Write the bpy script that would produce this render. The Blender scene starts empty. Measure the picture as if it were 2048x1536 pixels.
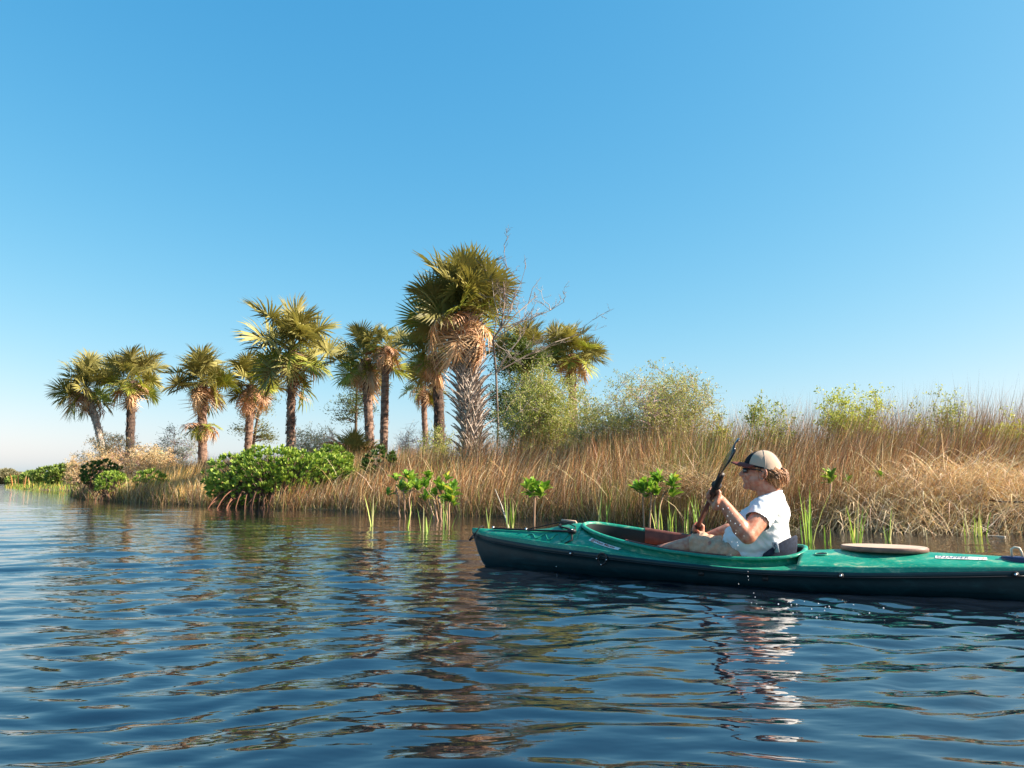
import bpy, bmesh, math, random
import numpy as np
from mathutils import Vector, Matrix, Quaternion, noise
rnd = random.Random(7)
rng = np.random.default_rng(11)
SC = bpy.context.scene
C = bpy.context.collection

# ------------------------------------------------------------------ camera, sky, sun, exposure
CAM_H = 0.61
PITCH = math.atan(194 / 1500)
cd = bpy.data.cameras.new('camera')
cam = bpy.data.objects.new('camera', cd)
C.objects.link(cam)
cam.location = (0, 0, CAM_H)
cam.rotation_euler = (math.radians(90) + PITCH, 0, 0)
cd.sensor_width = 36
cd.lens = 36 * 1500 / 2048
cd.clip_start = 0.05
cd.clip_end = 12000
SC.camera = cam

SUN_EL = math.radians(35)
SUN_AZ = math.radians(8)          # towards the camera from due right
sunv = Vector((math.cos(SUN_AZ) * math.cos(SUN_EL), -math.sin(SUN_AZ) * math.cos(SUN_EL), math.sin(SUN_EL)))
world = bpy.data.worlds.new('World')
SC.world = world
world.use_nodes = True
wn = world.node_tree
wn.nodes.clear()
wo = wn.nodes.new('ShaderNodeOutputWorld')
bg = wn.nodes.new('ShaderNodeBackground')
sky = wn.nodes.new('ShaderNodeTexSky')
sky.sky_type = 'NISHITA'
sky.sun_disc = False
sky.sun_elevation = SUN_EL
sky.sun_rotation = math.radians(90) + SUN_AZ
sky.air_density = 1.0
sky.dust_density = 0.95
sky.ozone_density = 1.6
sky.altitude = 0
EXPO = 1.45
# camera-like colour response of the sky: one smooth power curve per channel over the whole dome
sp = wn.nodes.new('ShaderNodeSeparateColor'); cbn = wn.nodes.new('ShaderNodeCombineColor')
wn.links.new(sky.outputs[0], sp.inputs[0])
for k_, (gam, gain) in enumerate(((1.45, 2.5), (.70, 1.42), (.42, 1.27))):
    pw = wn.nodes.new('ShaderNodeMath'); pw.operation = 'POWER'; pw.inputs[1].default_value = gam
    ml = wn.nodes.new('ShaderNodeMath'); ml.operation = 'MULTIPLY'; ml.inputs[1].default_value = gain * .1 ** gam / .1 * 2 ** -EXPO
    wn.links.new(sp.outputs[k_], pw.inputs[0]); wn.links.new(pw.outputs[0], ml.inputs[0]); wn.links.new(ml.outputs[0], cbn.inputs[k_])
wn.links.new(cbn.outputs[0], bg.inputs[0])
bg.inputs[1].default_value = 0.10
wn.links.new(bg.outputs[0], wo.inputs[0])

sl = bpy.data.lights.new('sun', 'SUN')
sl.energy = 5.0
sl.angle = math.radians(0.5)
sl.color = (1.0, 0.895, 0.745)
so = bpy.data.objects.new('sun', sl)
C.objects.link(so)
so.rotation_euler = sunv.to_track_quat('Z', 'Y').to_euler()
so.location = (30, -8, 20)

SC.view_settings.view_transform = 'Standard'
SC.view_settings.look = 'None'
SC.view_settings.gamma = 1
SC.view_settings.use_curve_mapping = False
SC.view_settings.exposure = EXPO
SC.cycles.max_bounces = 8
SC.cycles.transparent_max_bounces = 8

# ------------------------------------------------------------------ helpers
def ray(x, y):
    a = (x - 1024) / 1500; b = (768 - y) / 1500
    return Vector((a, math.cos(PITCH) - b * math.sin(PITCH), math.sin(PITCH) + b * math.cos(PITCH)))

def at(x, y, Y):
    d = ray(x, y)
    t = Y / d.y
    return Vector((0, 0, CAM_H)) + d * t

def onwater(x, y):
    d = ray(x, y)
    return Vector((0, 0, CAM_H)) + d * (-CAM_H / d.z)

def tag(o, label=None, cat=None, group=None, kind=None):
    if label: o['label'] = label
    if cat: o['category'] = cat
    if group: o['group'] = group
    if kind: o['kind'] = kind
    return o

def empty(name, loc, rz=0, **k):
    o = bpy.data.objects.new(name, None)
    o.empty_display_size = 0.2
    C.objects.link(o)
    o.location = loc
    o.rotation_euler = (0, 0, rz)
    tag(o, **k)
    return o

def link(name, me, parent=None):
    o = bpy.data.objects.new(name, me)
    C.objects.link(o)
    if parent is not None: o.parent = parent
    return o

def mesh_np(name, V, polys, mats, col=None, smooth=True, mi=None):
    """polys: list of (n,k) int arrays"""
    me = bpy.data.meshes.new(name)
    V = np.asarray(V, dtype=np.float32).reshape(-1, 3)
    polys = [np.asarray(p, dtype=np.int32) for p in polys if len(p)]
    me.vertices.add(len(V))
    me.vertices.foreach_set('co', V.ravel())
    nl = sum(p.size for p in polys)
    npoly = sum(len(p) for p in polys)
    me.loops.add(nl)
    me.loops.foreach_set('vertex_index', np.concatenate([p.ravel() for p in polys]))
    me.polygons.add(npoly)
    ls = np.concatenate([np.full(len(p), p.shape[1], dtype=np.int32) for p in polys])
    st = np.concatenate([[0], np.cumsum(ls)[:-1]]).astype(np.int32)
    me.polygons.foreach_set('loop_start', st)
    me.polygons.foreach_set('loop_total', ls)
    me.polygons.foreach_set('use_smooth', np.full(npoly, smooth, dtype=bool))
    if mi is not None:
        me.polygons.foreach_set('material_index', np.asarray(mi, dtype=np.int32))
    me.update(calc_edges=True)
    if col is not None:
        a = me.color_attributes.new('Col', 'FLOAT_COLOR', 'POINT')
        cc = np.ones((len(V), 4), dtype=np.float32)
        cc[:, :3] = col
        a.data.foreach_set('color', cc.ravel())
    for m in (mats if isinstance(mats, (list, tuple)) else [mats]):
        me.materials.append(m)
    return me

class MB:
    def __init__(s): s.v = []; s.f = []; s.c = []; s.m = []; s.cur = (1, 1, 1); s.mat = 0
    def vert(s, p): s.v.append(tuple(p)); s.c.append(s.cur); return len(s.v) - 1
    def face(s, *i): s.f.append(i); s.m.append(s.mat)
    def tube(s, pts, rad, n=6, cap=True):
        pts = [Vector(p) for p in pts]
        if not hasattr(rad, '__len__'): rad = [rad] * len(pts)
        rings = []
        up = Vector((0.13, 0.21, 1)).normalized()
        d0 = (pts[1] - pts[0]).normalized()
        if abs(d0.dot(up)) > .95: up = Vector((1, 0.1, 0))
        side = d0.cross(up).normalized()
        for i, p in enumerate(pts):
            d = (pts[min(i + 1, len(pts) - 1)] - pts[max(i - 1, 0)]).normalized()
            side = (side - d * side.dot(d))
            if side.length < 1e-5: side = d.orthogonal()
            side.normalize()
            b = d.cross(side)
            r = rad[i]
            rings.append([s.vert(p + (side * math.cos(2 * math.pi * k / n) + b * math.sin(2 * math.pi * k / n)) * r) for k in range(n)])
        for i in range(len(rings) - 1):
            for k in range(n):
                s.face(rings[i][k], rings[i][(k + 1) % n], rings[i + 1][(k + 1) % n], rings[i + 1][k])
        if cap:
            s.face(*rings[0][::-1]); s.face(*rings[-1])
    def grid(s, rows, closed=False):
        ids = [[s.vert(p) for p in r] for r in rows]
        for i in range(len(ids) - 1):
            n = len(ids[i])
            for k in range(n if closed else n - 1):
                s.face(ids[i][k], ids[i][(k + 1) % n], ids[i + 1][(k + 1) % n], ids[i + 1][k])
        return ids
    def box(s, c, sz, R=None):
        c = Vector(c); vs = []
        for dx in (-.5, .5):
            for dy in (-.5, .5):
                for dz in (-.5, .5):
                    q = Vector((dx * sz[0], dy * sz[1], dz * sz[2]))
                    if R: q = R @ q
                    vs.append(s.vert(c + q))
        for f in ((0, 1, 3, 2), (4, 6, 7, 5), (0, 4, 5, 1), (2, 3, 7, 6), (0, 2, 6, 4), (1, 5, 7, 3)): s.face(*[vs[i] for i in f])
    def mesh(s, name, mats, smooth=True):
        me = bpy.data.meshes.new(name)
        me.from_pydata(s.v, [], s.f)
        me.polygons.foreach_set('use_smooth', [smooth] * len(s.f))
        me.polygons.foreach_set('material_index', s.m)
        a = me.color_attributes.new('Col', 'FLOAT_COLOR', 'POINT')
        cc = np.ones((len(s.v), 4), dtype=np.float32); cc[:, :3] = np.array(s.c)
        a.data.foreach_set('color', cc.ravel())
        for m in (mats if isinstance(mats, (list, tuple)) else [mats]): me.materials.append(m)
        me.update()
        return me
    def build(s, name, mats, parent=None, smooth=True):
        return link(name, s.mesh(name, mats, smooth), parent)

def bezier(p0, p1, p2, n):
    p0, p1, p2 = Vector(p0), Vector(p1), Vector(p2)
    return [p0 * (1 - t) ** 2 + p1 * 2 * t * (1 - t) + p2 * t * t for t in [i / (n - 1) for i in range(n)]]

# ------------------------------------------------------------------ materials
def newmat(name):
    m = bpy.data.materials.new(name); m.use_nodes = True
    nt = m.node_tree
    return m, nt, nt.nodes['Principled BSDF'], nt.nodes['Material Output']

def N(nt, t, **k):
    n = nt.nodes.new(t)
    for a, b in k.items():
        if a in n.inputs.keys(): n.inputs[a].default_value = b
        else: setattr(n, a, b)
    return n

def plain(name, color, rough=.5, spec=.5, metal=0, noise_amt=0, nscale=20, bump=0, bscale=60, color2=None):
    m, nt, b, o = newmat(name)
    b.inputs['Base Color'].default_value = (*color, 1)
    b.inputs['Roughness'].default_value = rough
    b.inputs['Specular IOR Level'].default_value = spec
    b.inputs['Metallic'].default_value = metal
    tc = N(nt, 'ShaderNodeTexCoord')
    if noise_amt or color2:
        nz = N(nt, 'ShaderNodeTexNoise', Scale=nscale, Detail=5.0, Roughness=.65)
        nt.links.new(tc.outputs['Object'], nz.inputs['Vector'])
        mx = N(nt, 'ShaderNodeMix', data_type='RGBA')
        c2 = color2 or tuple(max(0, x * (1 - noise_amt)) for x in color)
        mx.inputs[6].default_value = (*color, 1); mx.inputs[7].default_value = (*c2, 1)
        mr = N(nt, 'ShaderNodeMapRange'); mr.inputs[1].default_value = .35; mr.inputs[2].default_value = .68
        nt.links.new(nz.outputs['Fac'], mr.inputs[0]); nt.links.new(mr.outputs[0], mx.inputs[0])
        nt.links.new(mx.outputs[2], b.inputs['Base Color'])
    if bump:
        nz2 = N(nt, 'ShaderNodeTexNoise', Scale=bscale, Detail=4.0)
        nt.links.new(tc.outputs['Object'], nz2.inputs['Vector'])
        bp = N(nt, 'ShaderNodeBump', Strength=bump, Distance=.01)
        nt.links.new(nz2.outputs['Fac'], bp.inputs['Height']); nt.links.new(bp.outputs[0], b.inputs['Normal'])
    return m

def foliage_mat(name, rough=.5, transl=.3, rand=.25, spec=.35, gain=1.0):
    m, nt, b, o = newmat(name)
    at_ = N(nt, 'ShaderNodeAttribute', attribute_name='Col')
    oi = N(nt, 'ShaderNodeObjectInfo')
    mr = N(nt, 'ShaderNodeMapRange'); mr.inputs[3].default_value = (1 - rand) * gain; mr.inputs[4].default_value = (1 + rand) * gain
    nt.links.new(oi.outputs['Random'], mr.inputs[0])
    ml = N(nt, 'ShaderNodeVectorMath', operation='SCALE')
    nt.links.new(at_.outputs['Color'], ml.inputs[0]); nt.links.new(mr.outputs[0], ml.inputs['Scale'])
    nt.links.new(ml.outputs[0], b.inputs['Base Color'])
    b.inputs['Roughness'].default_value = rough
    b.inputs['Specular IOR Level'].default_value = spec
    tr = N(nt, 'ShaderNodeBsdfTranslucent')
    g = N(nt, 'ShaderNodeVectorMath', operation='MULTIPLY'); g.inputs[1].default_value = (1.35, 1.3, .8)
    nt.links.new(ml.outputs[0], g.inputs[0]); nt.links.new(g.outputs[0], tr.inputs[0])
    mx = N(nt, 'ShaderNodeMixShader'); mx.inputs[0].default_value = transl
    nt.links.new(b.outputs[0], mx.inputs[1]); nt.links.new(tr.outputs[0], mx.inputs[2]); nt.links.new(mx.outputs[0], o.inputs[0])
    return m

M_leaf = foliage_mat('leaf', .48, .28, .18, .3, 1.02)
M_frond = foliage_mat('palm_frond', .5, .18, .3, .25, 1.12)
M_dry = foliage_mat('dry_stem', .7, .06, .06, .2, 1.02)
M_wood = foliage_mat('twig_bark', .85, 0.0, .12, .1, .78)

def bark_mat(name, c1, c2, c3):
    m, nt, b, o = newmat(name)
    tc = N(nt, 'ShaderNodeTexCoord'); mp = N(nt, 'ShaderNodeMapping'); mp.inputs['Scale'].default_value = (2, 2, 7)
    nt.links.new(tc.outputs['Object'], mp.inputs[0])
    nz = N(nt, 'ShaderNodeTexNoise', Scale=2.2, Detail=8.0, Roughness=.7)
    nt.links.new(mp.outputs[0], nz.inputs['Vector'])
    cr = N(nt, 'ShaderNodeValToRGB'); e = cr.color_ramp.elements
    e[0].position = .34; e[0].color = (*c1, 1); e[1].position = .68; e[1].color = (*c3, 1)
    x = e.new(.5); x.color = (*c2, 1)
    nt.links.new(nz.outputs['Fac'], cr.inputs[0]); nt.links.new(cr.outputs[0], b.inputs['Base Color'])
    b.inputs['Roughness'].default_value = .9; b.inputs['Specular IOR Level'].default_value = .15
    bp = N(nt, 'ShaderNodeBump', Strength=.7, Distance=.03)
    nt.links.new(nz.outputs['Fac'], bp.inputs['Height']); nt.links.new(bp.outputs[0], b.inputs['Normal'])
    return m
M_bark = bark_mat('palm_bark', (.05, .034, .026), (.21, .13, .095), (.38, .26, .19))
M_boot = bark_mat('palm_boot', (.15, .12, .105), (.40, .34, .285), (.56, .48, .40))
M_barkdark = bark_mat('palm_bark_dark', (.03, .022, .02), (.085, .06, .048), (.17, .12, .09))

# ------------------------------------------------------------------ shoreline and ground
SHORE = np.array([(60, -6), (20, 6.2), (11, 8.3), (6.1, 9.1), (3.9, 9.7), (2.6, 10.2), (1.6, 11.2), (-.2, 13.1), (-1.8, 14.4), (-3.3, 15.5), (-5.2, 17.0), (-7.2, 18.6),
                  (-9.3, 20.4), (-11.3, 22.2), (-14.6, 26.0), (-17.6, 30.6), (-18.6, 34.0), (-20.0, 37.5), (-26.0, 44.5), (-34, 53), (-45, 68), (-75, 112), (-150, 230), (-420, 640), (-1300, 2000)], dtype=float)
POLY = np.vstack([SHORE, [(-1300, 4000), (4000, 4000), (4000, -6)]])

def shore_sd(x, y):
    x = np.asarray(x, float); y = np.asarray(y, float)
    best = np.full(x.shape, 1e9)
    for a, b in zip(SHORE[:-1], SHORE[1:]):
        d = b - a; L = d @ d
        t = np.clip(((x - a[0]) * d[0] + (y - a[1]) * d[1]) / L, 0, 1)
        best = np.minimum(best, np.hypot(x - a[0] - t * d[0], y - a[1] - t * d[1]))
    ins = np.zeros(x.shape, bool)
    n = len(POLY)
    for i in range(n):
        a = POLY[i]; b = POLY[(i + 1) % n]
        if a[1] == b[1]: continue
        c = ((a[1] > y) != (b[1] > y)) & (x < (b[0] - a[0]) * (y - a[1]) / (b[1] - a[1]) + a[0])
        ins ^= c
    return np.where(ins, best, -best)

def lf(x, y, s, seed):
    r = np.random.default_rng(seed)
    v = 0
    for k in range(5):
        a = r.uniform(0, 6.28); f = s * r.uniform(.6, 1.9)
        v = v + np.sin((x * math.cos(a) + y * math.sin(a)) * f + r.uniform(0, 6.28) + 1.3 * np.sin((x * math.sin(a) - y * math.cos(a)) * f * .7))
    return v / 5 * 1.6

def ground_h(x, y):
    d = shore_sd(x, y)
    h = np.where(d > 0, .55 * (1 - np.exp(-d / 3.0)) + .02, np.maximum(d * .22, -1.2) - .03)
    return h + np.where(d > 0, .04 * lf(x, y, 1.2, 3) * np.clip(d, 0, 1), 0)

def gz(x, y): return float(ground_h(np.array([x]), np.array([y]))[0])

def build_ground():
    u = np.linspace(-1, 1, 181); v = np.linspace(0, 1, 201)
    xs = np.sinh(u * 6.0) / math.sinh(6.0) * 3500
    ys = -30 + (np.exp(v * 6.0) - 1) / (math.exp(6.0) - 1) * 3900
    # finer near the bank
    xs = np.unique(np.concatenate([xs, np.arange(-24, 16, .4)])); ys = np.unique(np.concatenate([ys, np.arange(6, 44, .4)]))
    X, Y = np.meshgrid(xs, ys)
    Z = ground_h(X.ravel(), Y.ravel())
    V = np.stack([X.ravel(), Y.ravel(), Z], 1)
    nx = len(xs); idx = np.arange(len(V)).reshape(len(ys), nx)
    F = np.stack([idx[:-1, :-1].ravel(), idx[:-1, 1:].ravel(), idx[1:, 1:].ravel(), idx[1:, :-1].ravel()], 1)
    m = plain('marsh_mud', (.085, .06, .035), .95, .2, color2=(.16, .12, .06), nscale=1.5, bump=.6, bscale=8)
    o = link('ground', mesh_np('ground', V, [F], m)); tag(o, kind='structure')
build_ground()

# ------------------------------------------------------------------ kayak frame (also used by the water for its wake)
KO = Vector((1.58, 4.68, 0)); KA = math.radians(151.2)
KX = Vector((math.cos(KA), math.sin(KA), 0)); KY = Vector((-math.sin(KA), math.cos(KA), 0))

def build_water():
    ang = np.concatenate([np.radians(np.linspace(-50, 50, 470)), np.radians(np.linspace(50, 310, 40))[1:-1]])
    r1 = .5 * np.exp(np.linspace(0, math.log(60 / .5), 640))
    r2 = 60 * np.exp(np.linspace(0, math.log(5000 / 60), 50))[1:]
    r = np.concatenate([r1, r2])
    A, R = np.meshgrid(ang, r)
    X = R * np.sin(A); Y = R * np.cos(A)
    Z = np.zeros_like(X)
    g = np.random.default_rng(5)
    dr = .0076 * R
    sd = shore_sd(X.ravel(), Y.ravel()).reshape(X.shape)
    shelter = np.clip((-sd) / 5.0, .15, 1) ** .7
    # open water on the left has more wind on it
    wind = .62 + .5 * np.clip((-X - .2) / 3.5, 0, 1) + .22 * lf(X, Y, .5, 21)
    wx = X + .10 * lf(X, Y, 2.0, 31); wy = Y + .10 * lf(X, Y, 2.2, 32)
    for k in range(64):
        lam = .10 * (1.15 / .10) ** ((k + .5) / 64)
        th = math.radians(90 + 11) + g.normal(0, .42 if lam < .5 else .3)
        kx = 2 * math.pi / lam
        amp = .00094 * (lam / .3) ** .9
        if lam < .34: amp *= 1.75
        if lam > .5: amp *= .62
        fade = np.clip((lam / dr - 3) / 4, 0, 1)
        grp = .55 + .75 * np.clip(lf(X, Y, 1.4 / max(lam, .3), 100 + k) + .4, 0, 1.3)
        ph = kx * (wx * math.cos(th) + wy * math.sin(th)) + g.uniform(0, 6.28)
        Z += amp * fade * grp * np.sin(ph + .25 * np.sin(ph))
    Z *= wind * shelter
    # wake of the kayak
    px = X - KO.x; py = Y - KO.y
    s = px * KX.x + py * KX.y; n = px * KY.x + py * KY.y
    hb = .30 * np.sqrt(np.clip(1 - ((s - .2) / 1.95) ** 2, 0, 1))
    d = np.abs(n) - hb
    back = np.clip((2.3 - s) / 1.2, 0, 1) * np.clip((s + 4) / 2, 0, 1)
    ph = 2 * math.pi * (d - .16 * (2.0 - s)) / .17 + .9 * lf(X, Y, 3.5, 77)
    wk = .0058 * np.exp(-((d - .16 * (2.0 - s)) / .42) ** 2) * back * np.sin(ph) * (d > -.02)
    Z += wk * np.clip((.17 / dr - 3) / 3, 0, 1)
    for (cx, cy, am, lam, rad) in SPLASH:
        q = np.hypot(X - cx, Y - cy)
        Z += am * np.exp(-(q / rad) ** 2) * np.sin(2 * math.pi * q / lam + .8 * lf(X, Y, 8, 78)) * np.clip((lam / dr - 3) / 3, 0, 1)
    V = np.stack([X.ravel(), Y.ravel(), Z.ravel()], 1)
    nr, na = X.shape
    idx = np.arange(nr * na).reshape(nr, na)
    nxt = np.roll(idx, -1, axis=1)
    F = np.stack([idx[:-1].ravel(), nxt[:-1].ravel(), nxt[1:].ravel(), idx[1:].ravel()], 1)[:, ::-1]
    V = np.vstack([V, [(0, 0, 0)]])
    c = len(V) - 1
    T = np.stack([np.full(na, c), nxt[0], idx[0]], 1)
    m, nt, b, o = newmat('river_water')
    b.inputs['Base Color'].default_value = (.0035, .0062, .0115, 1)
    b.inputs['Roughness'].default_value = .012
    b.inputs['IOR'].default_value = 2.1
    b.inputs['Specular IOR Level'].default_value = .5
    tc = N(nt, 'ShaderNodeTexCoord'); mp = N(nt, 'ShaderNodeMapping'); mp.inputs['Scale'].default_value = (.45, 1, 1); mp.inputs['Rotation'].default_value = (0, 0, math.radians(-10))
    nt.links.new(tc.outputs['Object'], mp.inputs[0])
    n1 = N(nt, 'ShaderNodeTexNoise', Scale=2.6, Detail=3.0, Roughness=.55, Distortion=.4)
    n2 = N(nt, 'ShaderNodeTexNoise', Scale=14.0, Detail=2.0, Roughness=.5)
    nt.links.new(mp.outputs[0], n1.inputs['Vector']); nt.links.new(mp.outputs[0], n2.inputs['Vector'])
    b1 = N(nt, 'ShaderNodeBump', Strength=.42, Distance=.035); b2 = N(nt, 'ShaderNodeBump', Strength=.5, Distance=.007)
    nt.links.new(n1.outputs['Fac'], b1.inputs['Height']); nt.links.new(n2.outputs['Fac'], b2.inputs['Height'])
    nt.links.new(b1.outputs[0], b2.inputs['Normal']); nt.links.new(b2.outputs[0], b.inputs['Normal'])
    w = link('water', mesh_np('water', V, [F, T], m)); tag(w, kind='structure')
sp1 = onwater(1575, 1222); sp2 = onwater(1660, 1228); sp3 = onwater(1510, 1212)
SPLASH = [(sp1.x, sp1.y, .007, .075, .30), (sp2.x, sp2.y, .006, .06, .26), (sp3.x, sp3.y, .006, .065, .26), (sp1.x + .1, sp1.y - .2, .004, .045, .3)]
build_water()

# ------------------------------------------------------------------ reeds and grasses (uncountable)
COLS = {
    'rust': (.36, .155, .055), 'brown': (.20, .11, .05), 'tan': (.56, .36, .17), 'straw': (.70, .54, .30), 'olive': (.22, .21, .05), 'green': (.18, .28, .04),
    'gold': (.70, .44, .12), 'grey': (.26, .19, .14), 'pale': (.78, .62, .42), 'purple': (.24, .15, .11)}

def blades(name, P, H, W, lean, leandir, curve, cols, label, cat='grass', mat=None, nseg=3):
    n = len(P)
    P = np.asarray(P)
    faz = rng.uniform(0, math.pi, n)
    wv = np.stack([np.cos(faz), np.sin(faz), np.zeros(n)], 1)
    ld = np.stack([np.cos(leandir), np.sin(leandir), np.zeros(n)], 1)
    lev = []
    for i in range(nseg + 1):
        t = i / nseg
        a = lean + curve * t
        # integrated arc
        hx = 0; hz = 0
        for j in range(6):
            tt = t * (j + .5) / 6
            hx = hx + np.sin(lean + curve * tt * tt * 1.5) * t / 6
            hz = hz + np.cos(lean + curve * tt * tt * 1.5) * t / 6
        c = P + ld * (hx * H)[:, None]; c = c.copy(); c[:, 2] += hz * H
        ww = W * (1 - .25 * t) if i < nseg else W * 0
        lev.append((c - wv * (ww / 2)[:, None], c + wv * (ww / 2)[:, None]))
    vs = []
    for i in range(nseg): vs += [lev[i][0], lev[i][1]]
    vs.append(lev[nseg][0])
    V = np.stack(vs, 1)
    k = 2 * nseg + 1
    base = (np.arange(n) * k)[:, None]
    Q = np.concatenate([base + np.array([[2 * i, 2 * i + 1, 2 * i + 3, 2 * i + 2]]) for i in range(nseg - 1)])
    T = base + np.array([[2 * nseg - 2, 2 * nseg - 1, 2 * nseg]])
    col = np.repeat(cols, k, axis=0)
    o = link(name, mesh_np(name, V.reshape(-1, 3), [Q, T], mat or M_dry, col=col, smooth=False))
    tag(o, label=label, cat=cat, kind='stuff')
    return o

def pick(n, table, var=.25, g=rng):
    names = list(table); w = np.array([table[k] for k in names], float); w /= w.sum()
    ix = g.choice(len(names), n, p=w)
    c = np.array([COLS[k] for k in names])[ix]
    return np.clip(c * (1 + g.uniform(-var, var, (n, 1))) * (1 + g.uniform(-.08, .08, (n, 3))), 0, 1)

def top_height(X):   # height of the reed tops above the water along the bank
    return np.interp(X, [-19, -16, -11, -7.5, -4, -1, 1.5, 3.5, 5, 7.5, 12], [.95, 1.1, 1.3, 1.35, 1.4, 1.5, 1.6, 1.68, 1.82, 1.9, 1.95])

def sample_band(n, d0, d1, xmin, xmax, pw=1.0):
    out = []
    tot = 0
    while tot < n:
        x = rng.uniform(xmin, xmax, n * 4); y = rng.uniform(7.5, 36, n * 4)
        keep = rng.uniform(0, 1, n * 4) < np.clip((9.5 / y) ** pw, 0, 1)
        ok = (np.abs(x / y) < .80) & keep
        x, y = x[ok], y[ok]
        d = shore_sd(x, y) + .22 * lf(x, y, 2.5, 9)
        ok = (d > d0) & (d < d1)
        out.append(np.stack([x[ok], y[ok], d[ok]], 1)); tot += ok.sum()
    return np.vstack(out)[:n]

def thatch_zone(x, y):   # where the reeds have fallen on the right
    return np.exp(-(((x - 5.9) / 1.25) ** 2 + ((y - 9.75) / .55) ** 2)) > .35

def reed_field():
    # main stand
    s = sample_band(98000, .0, 3.3, -19, 10.5, 1.1)
    x, y, d = s.T
    keep = ~(thatch_zone(x, y) & (rng.uniform(0, 1, len(x)) < .72))
    x, y, d = x[keep], y[keep], d[keep]
    n = len(x)
    g = ground_h(x, y)
    Ht = top_height(x) + .12 * lf(x, y, 1.3, 51)
    frac = np.clip(.50 + .22 * d, .5, 1.0) * rng.uniform(.62, 1.12, n)
    short = rng.uniform(0, 1, n) < .22
    frac = np.where(short, frac * rng.uniform(.35, .75, n), frac)
    H = np.maximum(.25, Ht * frac - g * .8)
    P = np.stack([x, y, g - .06], 1)
    W = np.maximum(.0045, y * .00042) * rng.uniform(.7, 1.4, n)
    mean = .26 + .22 * lf(x, y, .9, 52)
    lx = np.cos(rng.uniform(0, 6.28, n)) * .22 + mean
    ly = np.sin(rng.uniform(0, 6.28, n)) * .2 - .05
    lean = np.hypot(lx, ly); ldir = np.arctan2(ly, lx)
    curve = np.abs(rng.normal(0, .26, n)) + np.where(rng.uniform(0, 1, n) < .08, 1.3, 0)
    c = pick(n, dict(rust=5.5, brown=3.2, tan=2.6, straw=1.8, olive=1.6, grey=1.2, purple=1.6, pale=.5), .42)
    # golden stretch on the left, greener tufts here and there
    gold = (x < -5.5) & (rng.uniform(0, 1, n) < .75)
    c = np.where(gold[:, None], pick(n, dict(gold=3, straw=2, tan=2)), c)
    gr = (lf(x, y, 1.1, 53) > .55) & (rng.uniform(0, 1, n) < .45)
    c = np.where(gr[:, None], pick(n, dict(olive=2, green=1, tan=1)), c)
    low = short & (rng.uniform(0, 1, n) < .5)
    c = np.where(low[:, None], pick(n, dict(grey=2, olive=1, straw=1)), c)
    blades('needlerush', P, H, W, lean, ldir, curve, c, 'dense stand of rust and tan marsh reeds lining the bank')
    # wispy taller tops behind
    s = sample_band(21000, 2.2, 6.5, -14, 11, .9)
    x, y, d = s.T; n = len(x); g = ground_h(x, y)
    H = (top_height(x) + .1) * rng.uniform(.85, 1.2, n) + np.clip((y - 10) * .02, 0, .3) - g
    H = np.where(x < -1.5, H * .82, H)
    lx = rng.normal(.14, .16, n); ly = rng.normal(0, .14, n)
    blades('tall_rush', np.stack([x, y, g - .05], 1), H, np.maximum(.004, y * .0003) * rng.uniform(.7, 1.3, n), np.hypot(lx, ly), np.arctan2(ly, lx),
           np.abs(rng.normal(0, .15, n)), pick(n, dict(rust=2, brown=2, grey=2, purple=2, tan=1.5, olive=1)), 'thin dark reed tips rising against the sky behind the bank reeds')
    # tangled front fringe at the waterline, blade colours darkened for the shade there
    s = sample_band(15000, -.18, .45, -19, 10.5, 1.2)
    x, y, d = s.T; n = len(x); g = np.maximum(ground_h(x, y), -.05)
    H = rng.uniform(.15, .62, n)
    la = rng.uniform(0, 6.28, n)
    blades('bank_fringe', np.stack([x, y, g - .04], 1), H, np.maximum(.0045, y * .0004) * rng.uniform(.6, 1.4, n), np.abs(rng.normal(0, .35, n)), la,
           np.abs(rng.normal(0, .5, n)), pick(n, dict(straw=.8, tan=.8, grey=3, olive=2.2, brown=4.5, green=.4)) * .75, 'tangle of bent dead stalks standing in the shallow water edge')
    # thatch that has fallen over on the right
    n = 6000
    u = rng.normal(0, 1, (n, 2))
    x = 5.75 + u[:, 0] * .85; y = 9.75 + u[:, 1] * .42
    g = ground_h(x, y)
    d0 = np.hypot(u[:, 0], u[:, 1])
    P = np.stack([x, y, g + np.clip(.55 - .22 * d0, 0, .6) * rng.uniform(.2, 1, n)], 1)
    ld = np.where(rng.uniform(0, 1, n) < .6, rng.normal(-.25, .5, n), rng.normal(3.5, .7, n))
    blades('fallen_thatch', P, rng.uniform(.35, 1.0, n), rng.uniform(.005, .0085, n), rng.uniform(.25, 1.1, n), ld, rng.uniform(.6, 1.9, n),
           pick(n, dict(pale=3, straw=3, tan=1.6, grey=.6)), 'pale mat of fallen dead grass arching over the bank at the right', nseg=4)
    # pale broken stalks leaning across the stand
    s = sample_band(1100, .0, 1.6, -4, 10, 1.3)
    x, y, d = s.T; n = len(x)
    blades('broken_stalks', np.stack([x, y, ground_h(x, y) + rng.uniform(0, .6, n)], 1), rng.uniform(.3, .85, n), np.maximum(.0045, y * .0004), rng.uniform(.3, .9, n), rng.choice([.1, .2, 3.0], n) + rng.normal(0, .5, n),
           rng.uniform(.1, 1.2, n), pick(n, dict(pale=1, straw=2, rust=1, tan=2)), 'scattered pale broken stalks lying across the brown reeds')
    # smaller fallen tangle by the seedling in the middle
    n = 900
    a = at(1365, 955, 10.6)
    x = a.x + rng.normal(0, .28, n); y = a.y + rng.normal(0, .15, n)
    P = np.stack([x, y, rng.uniform(.35, .62, n)], 1)
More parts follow.
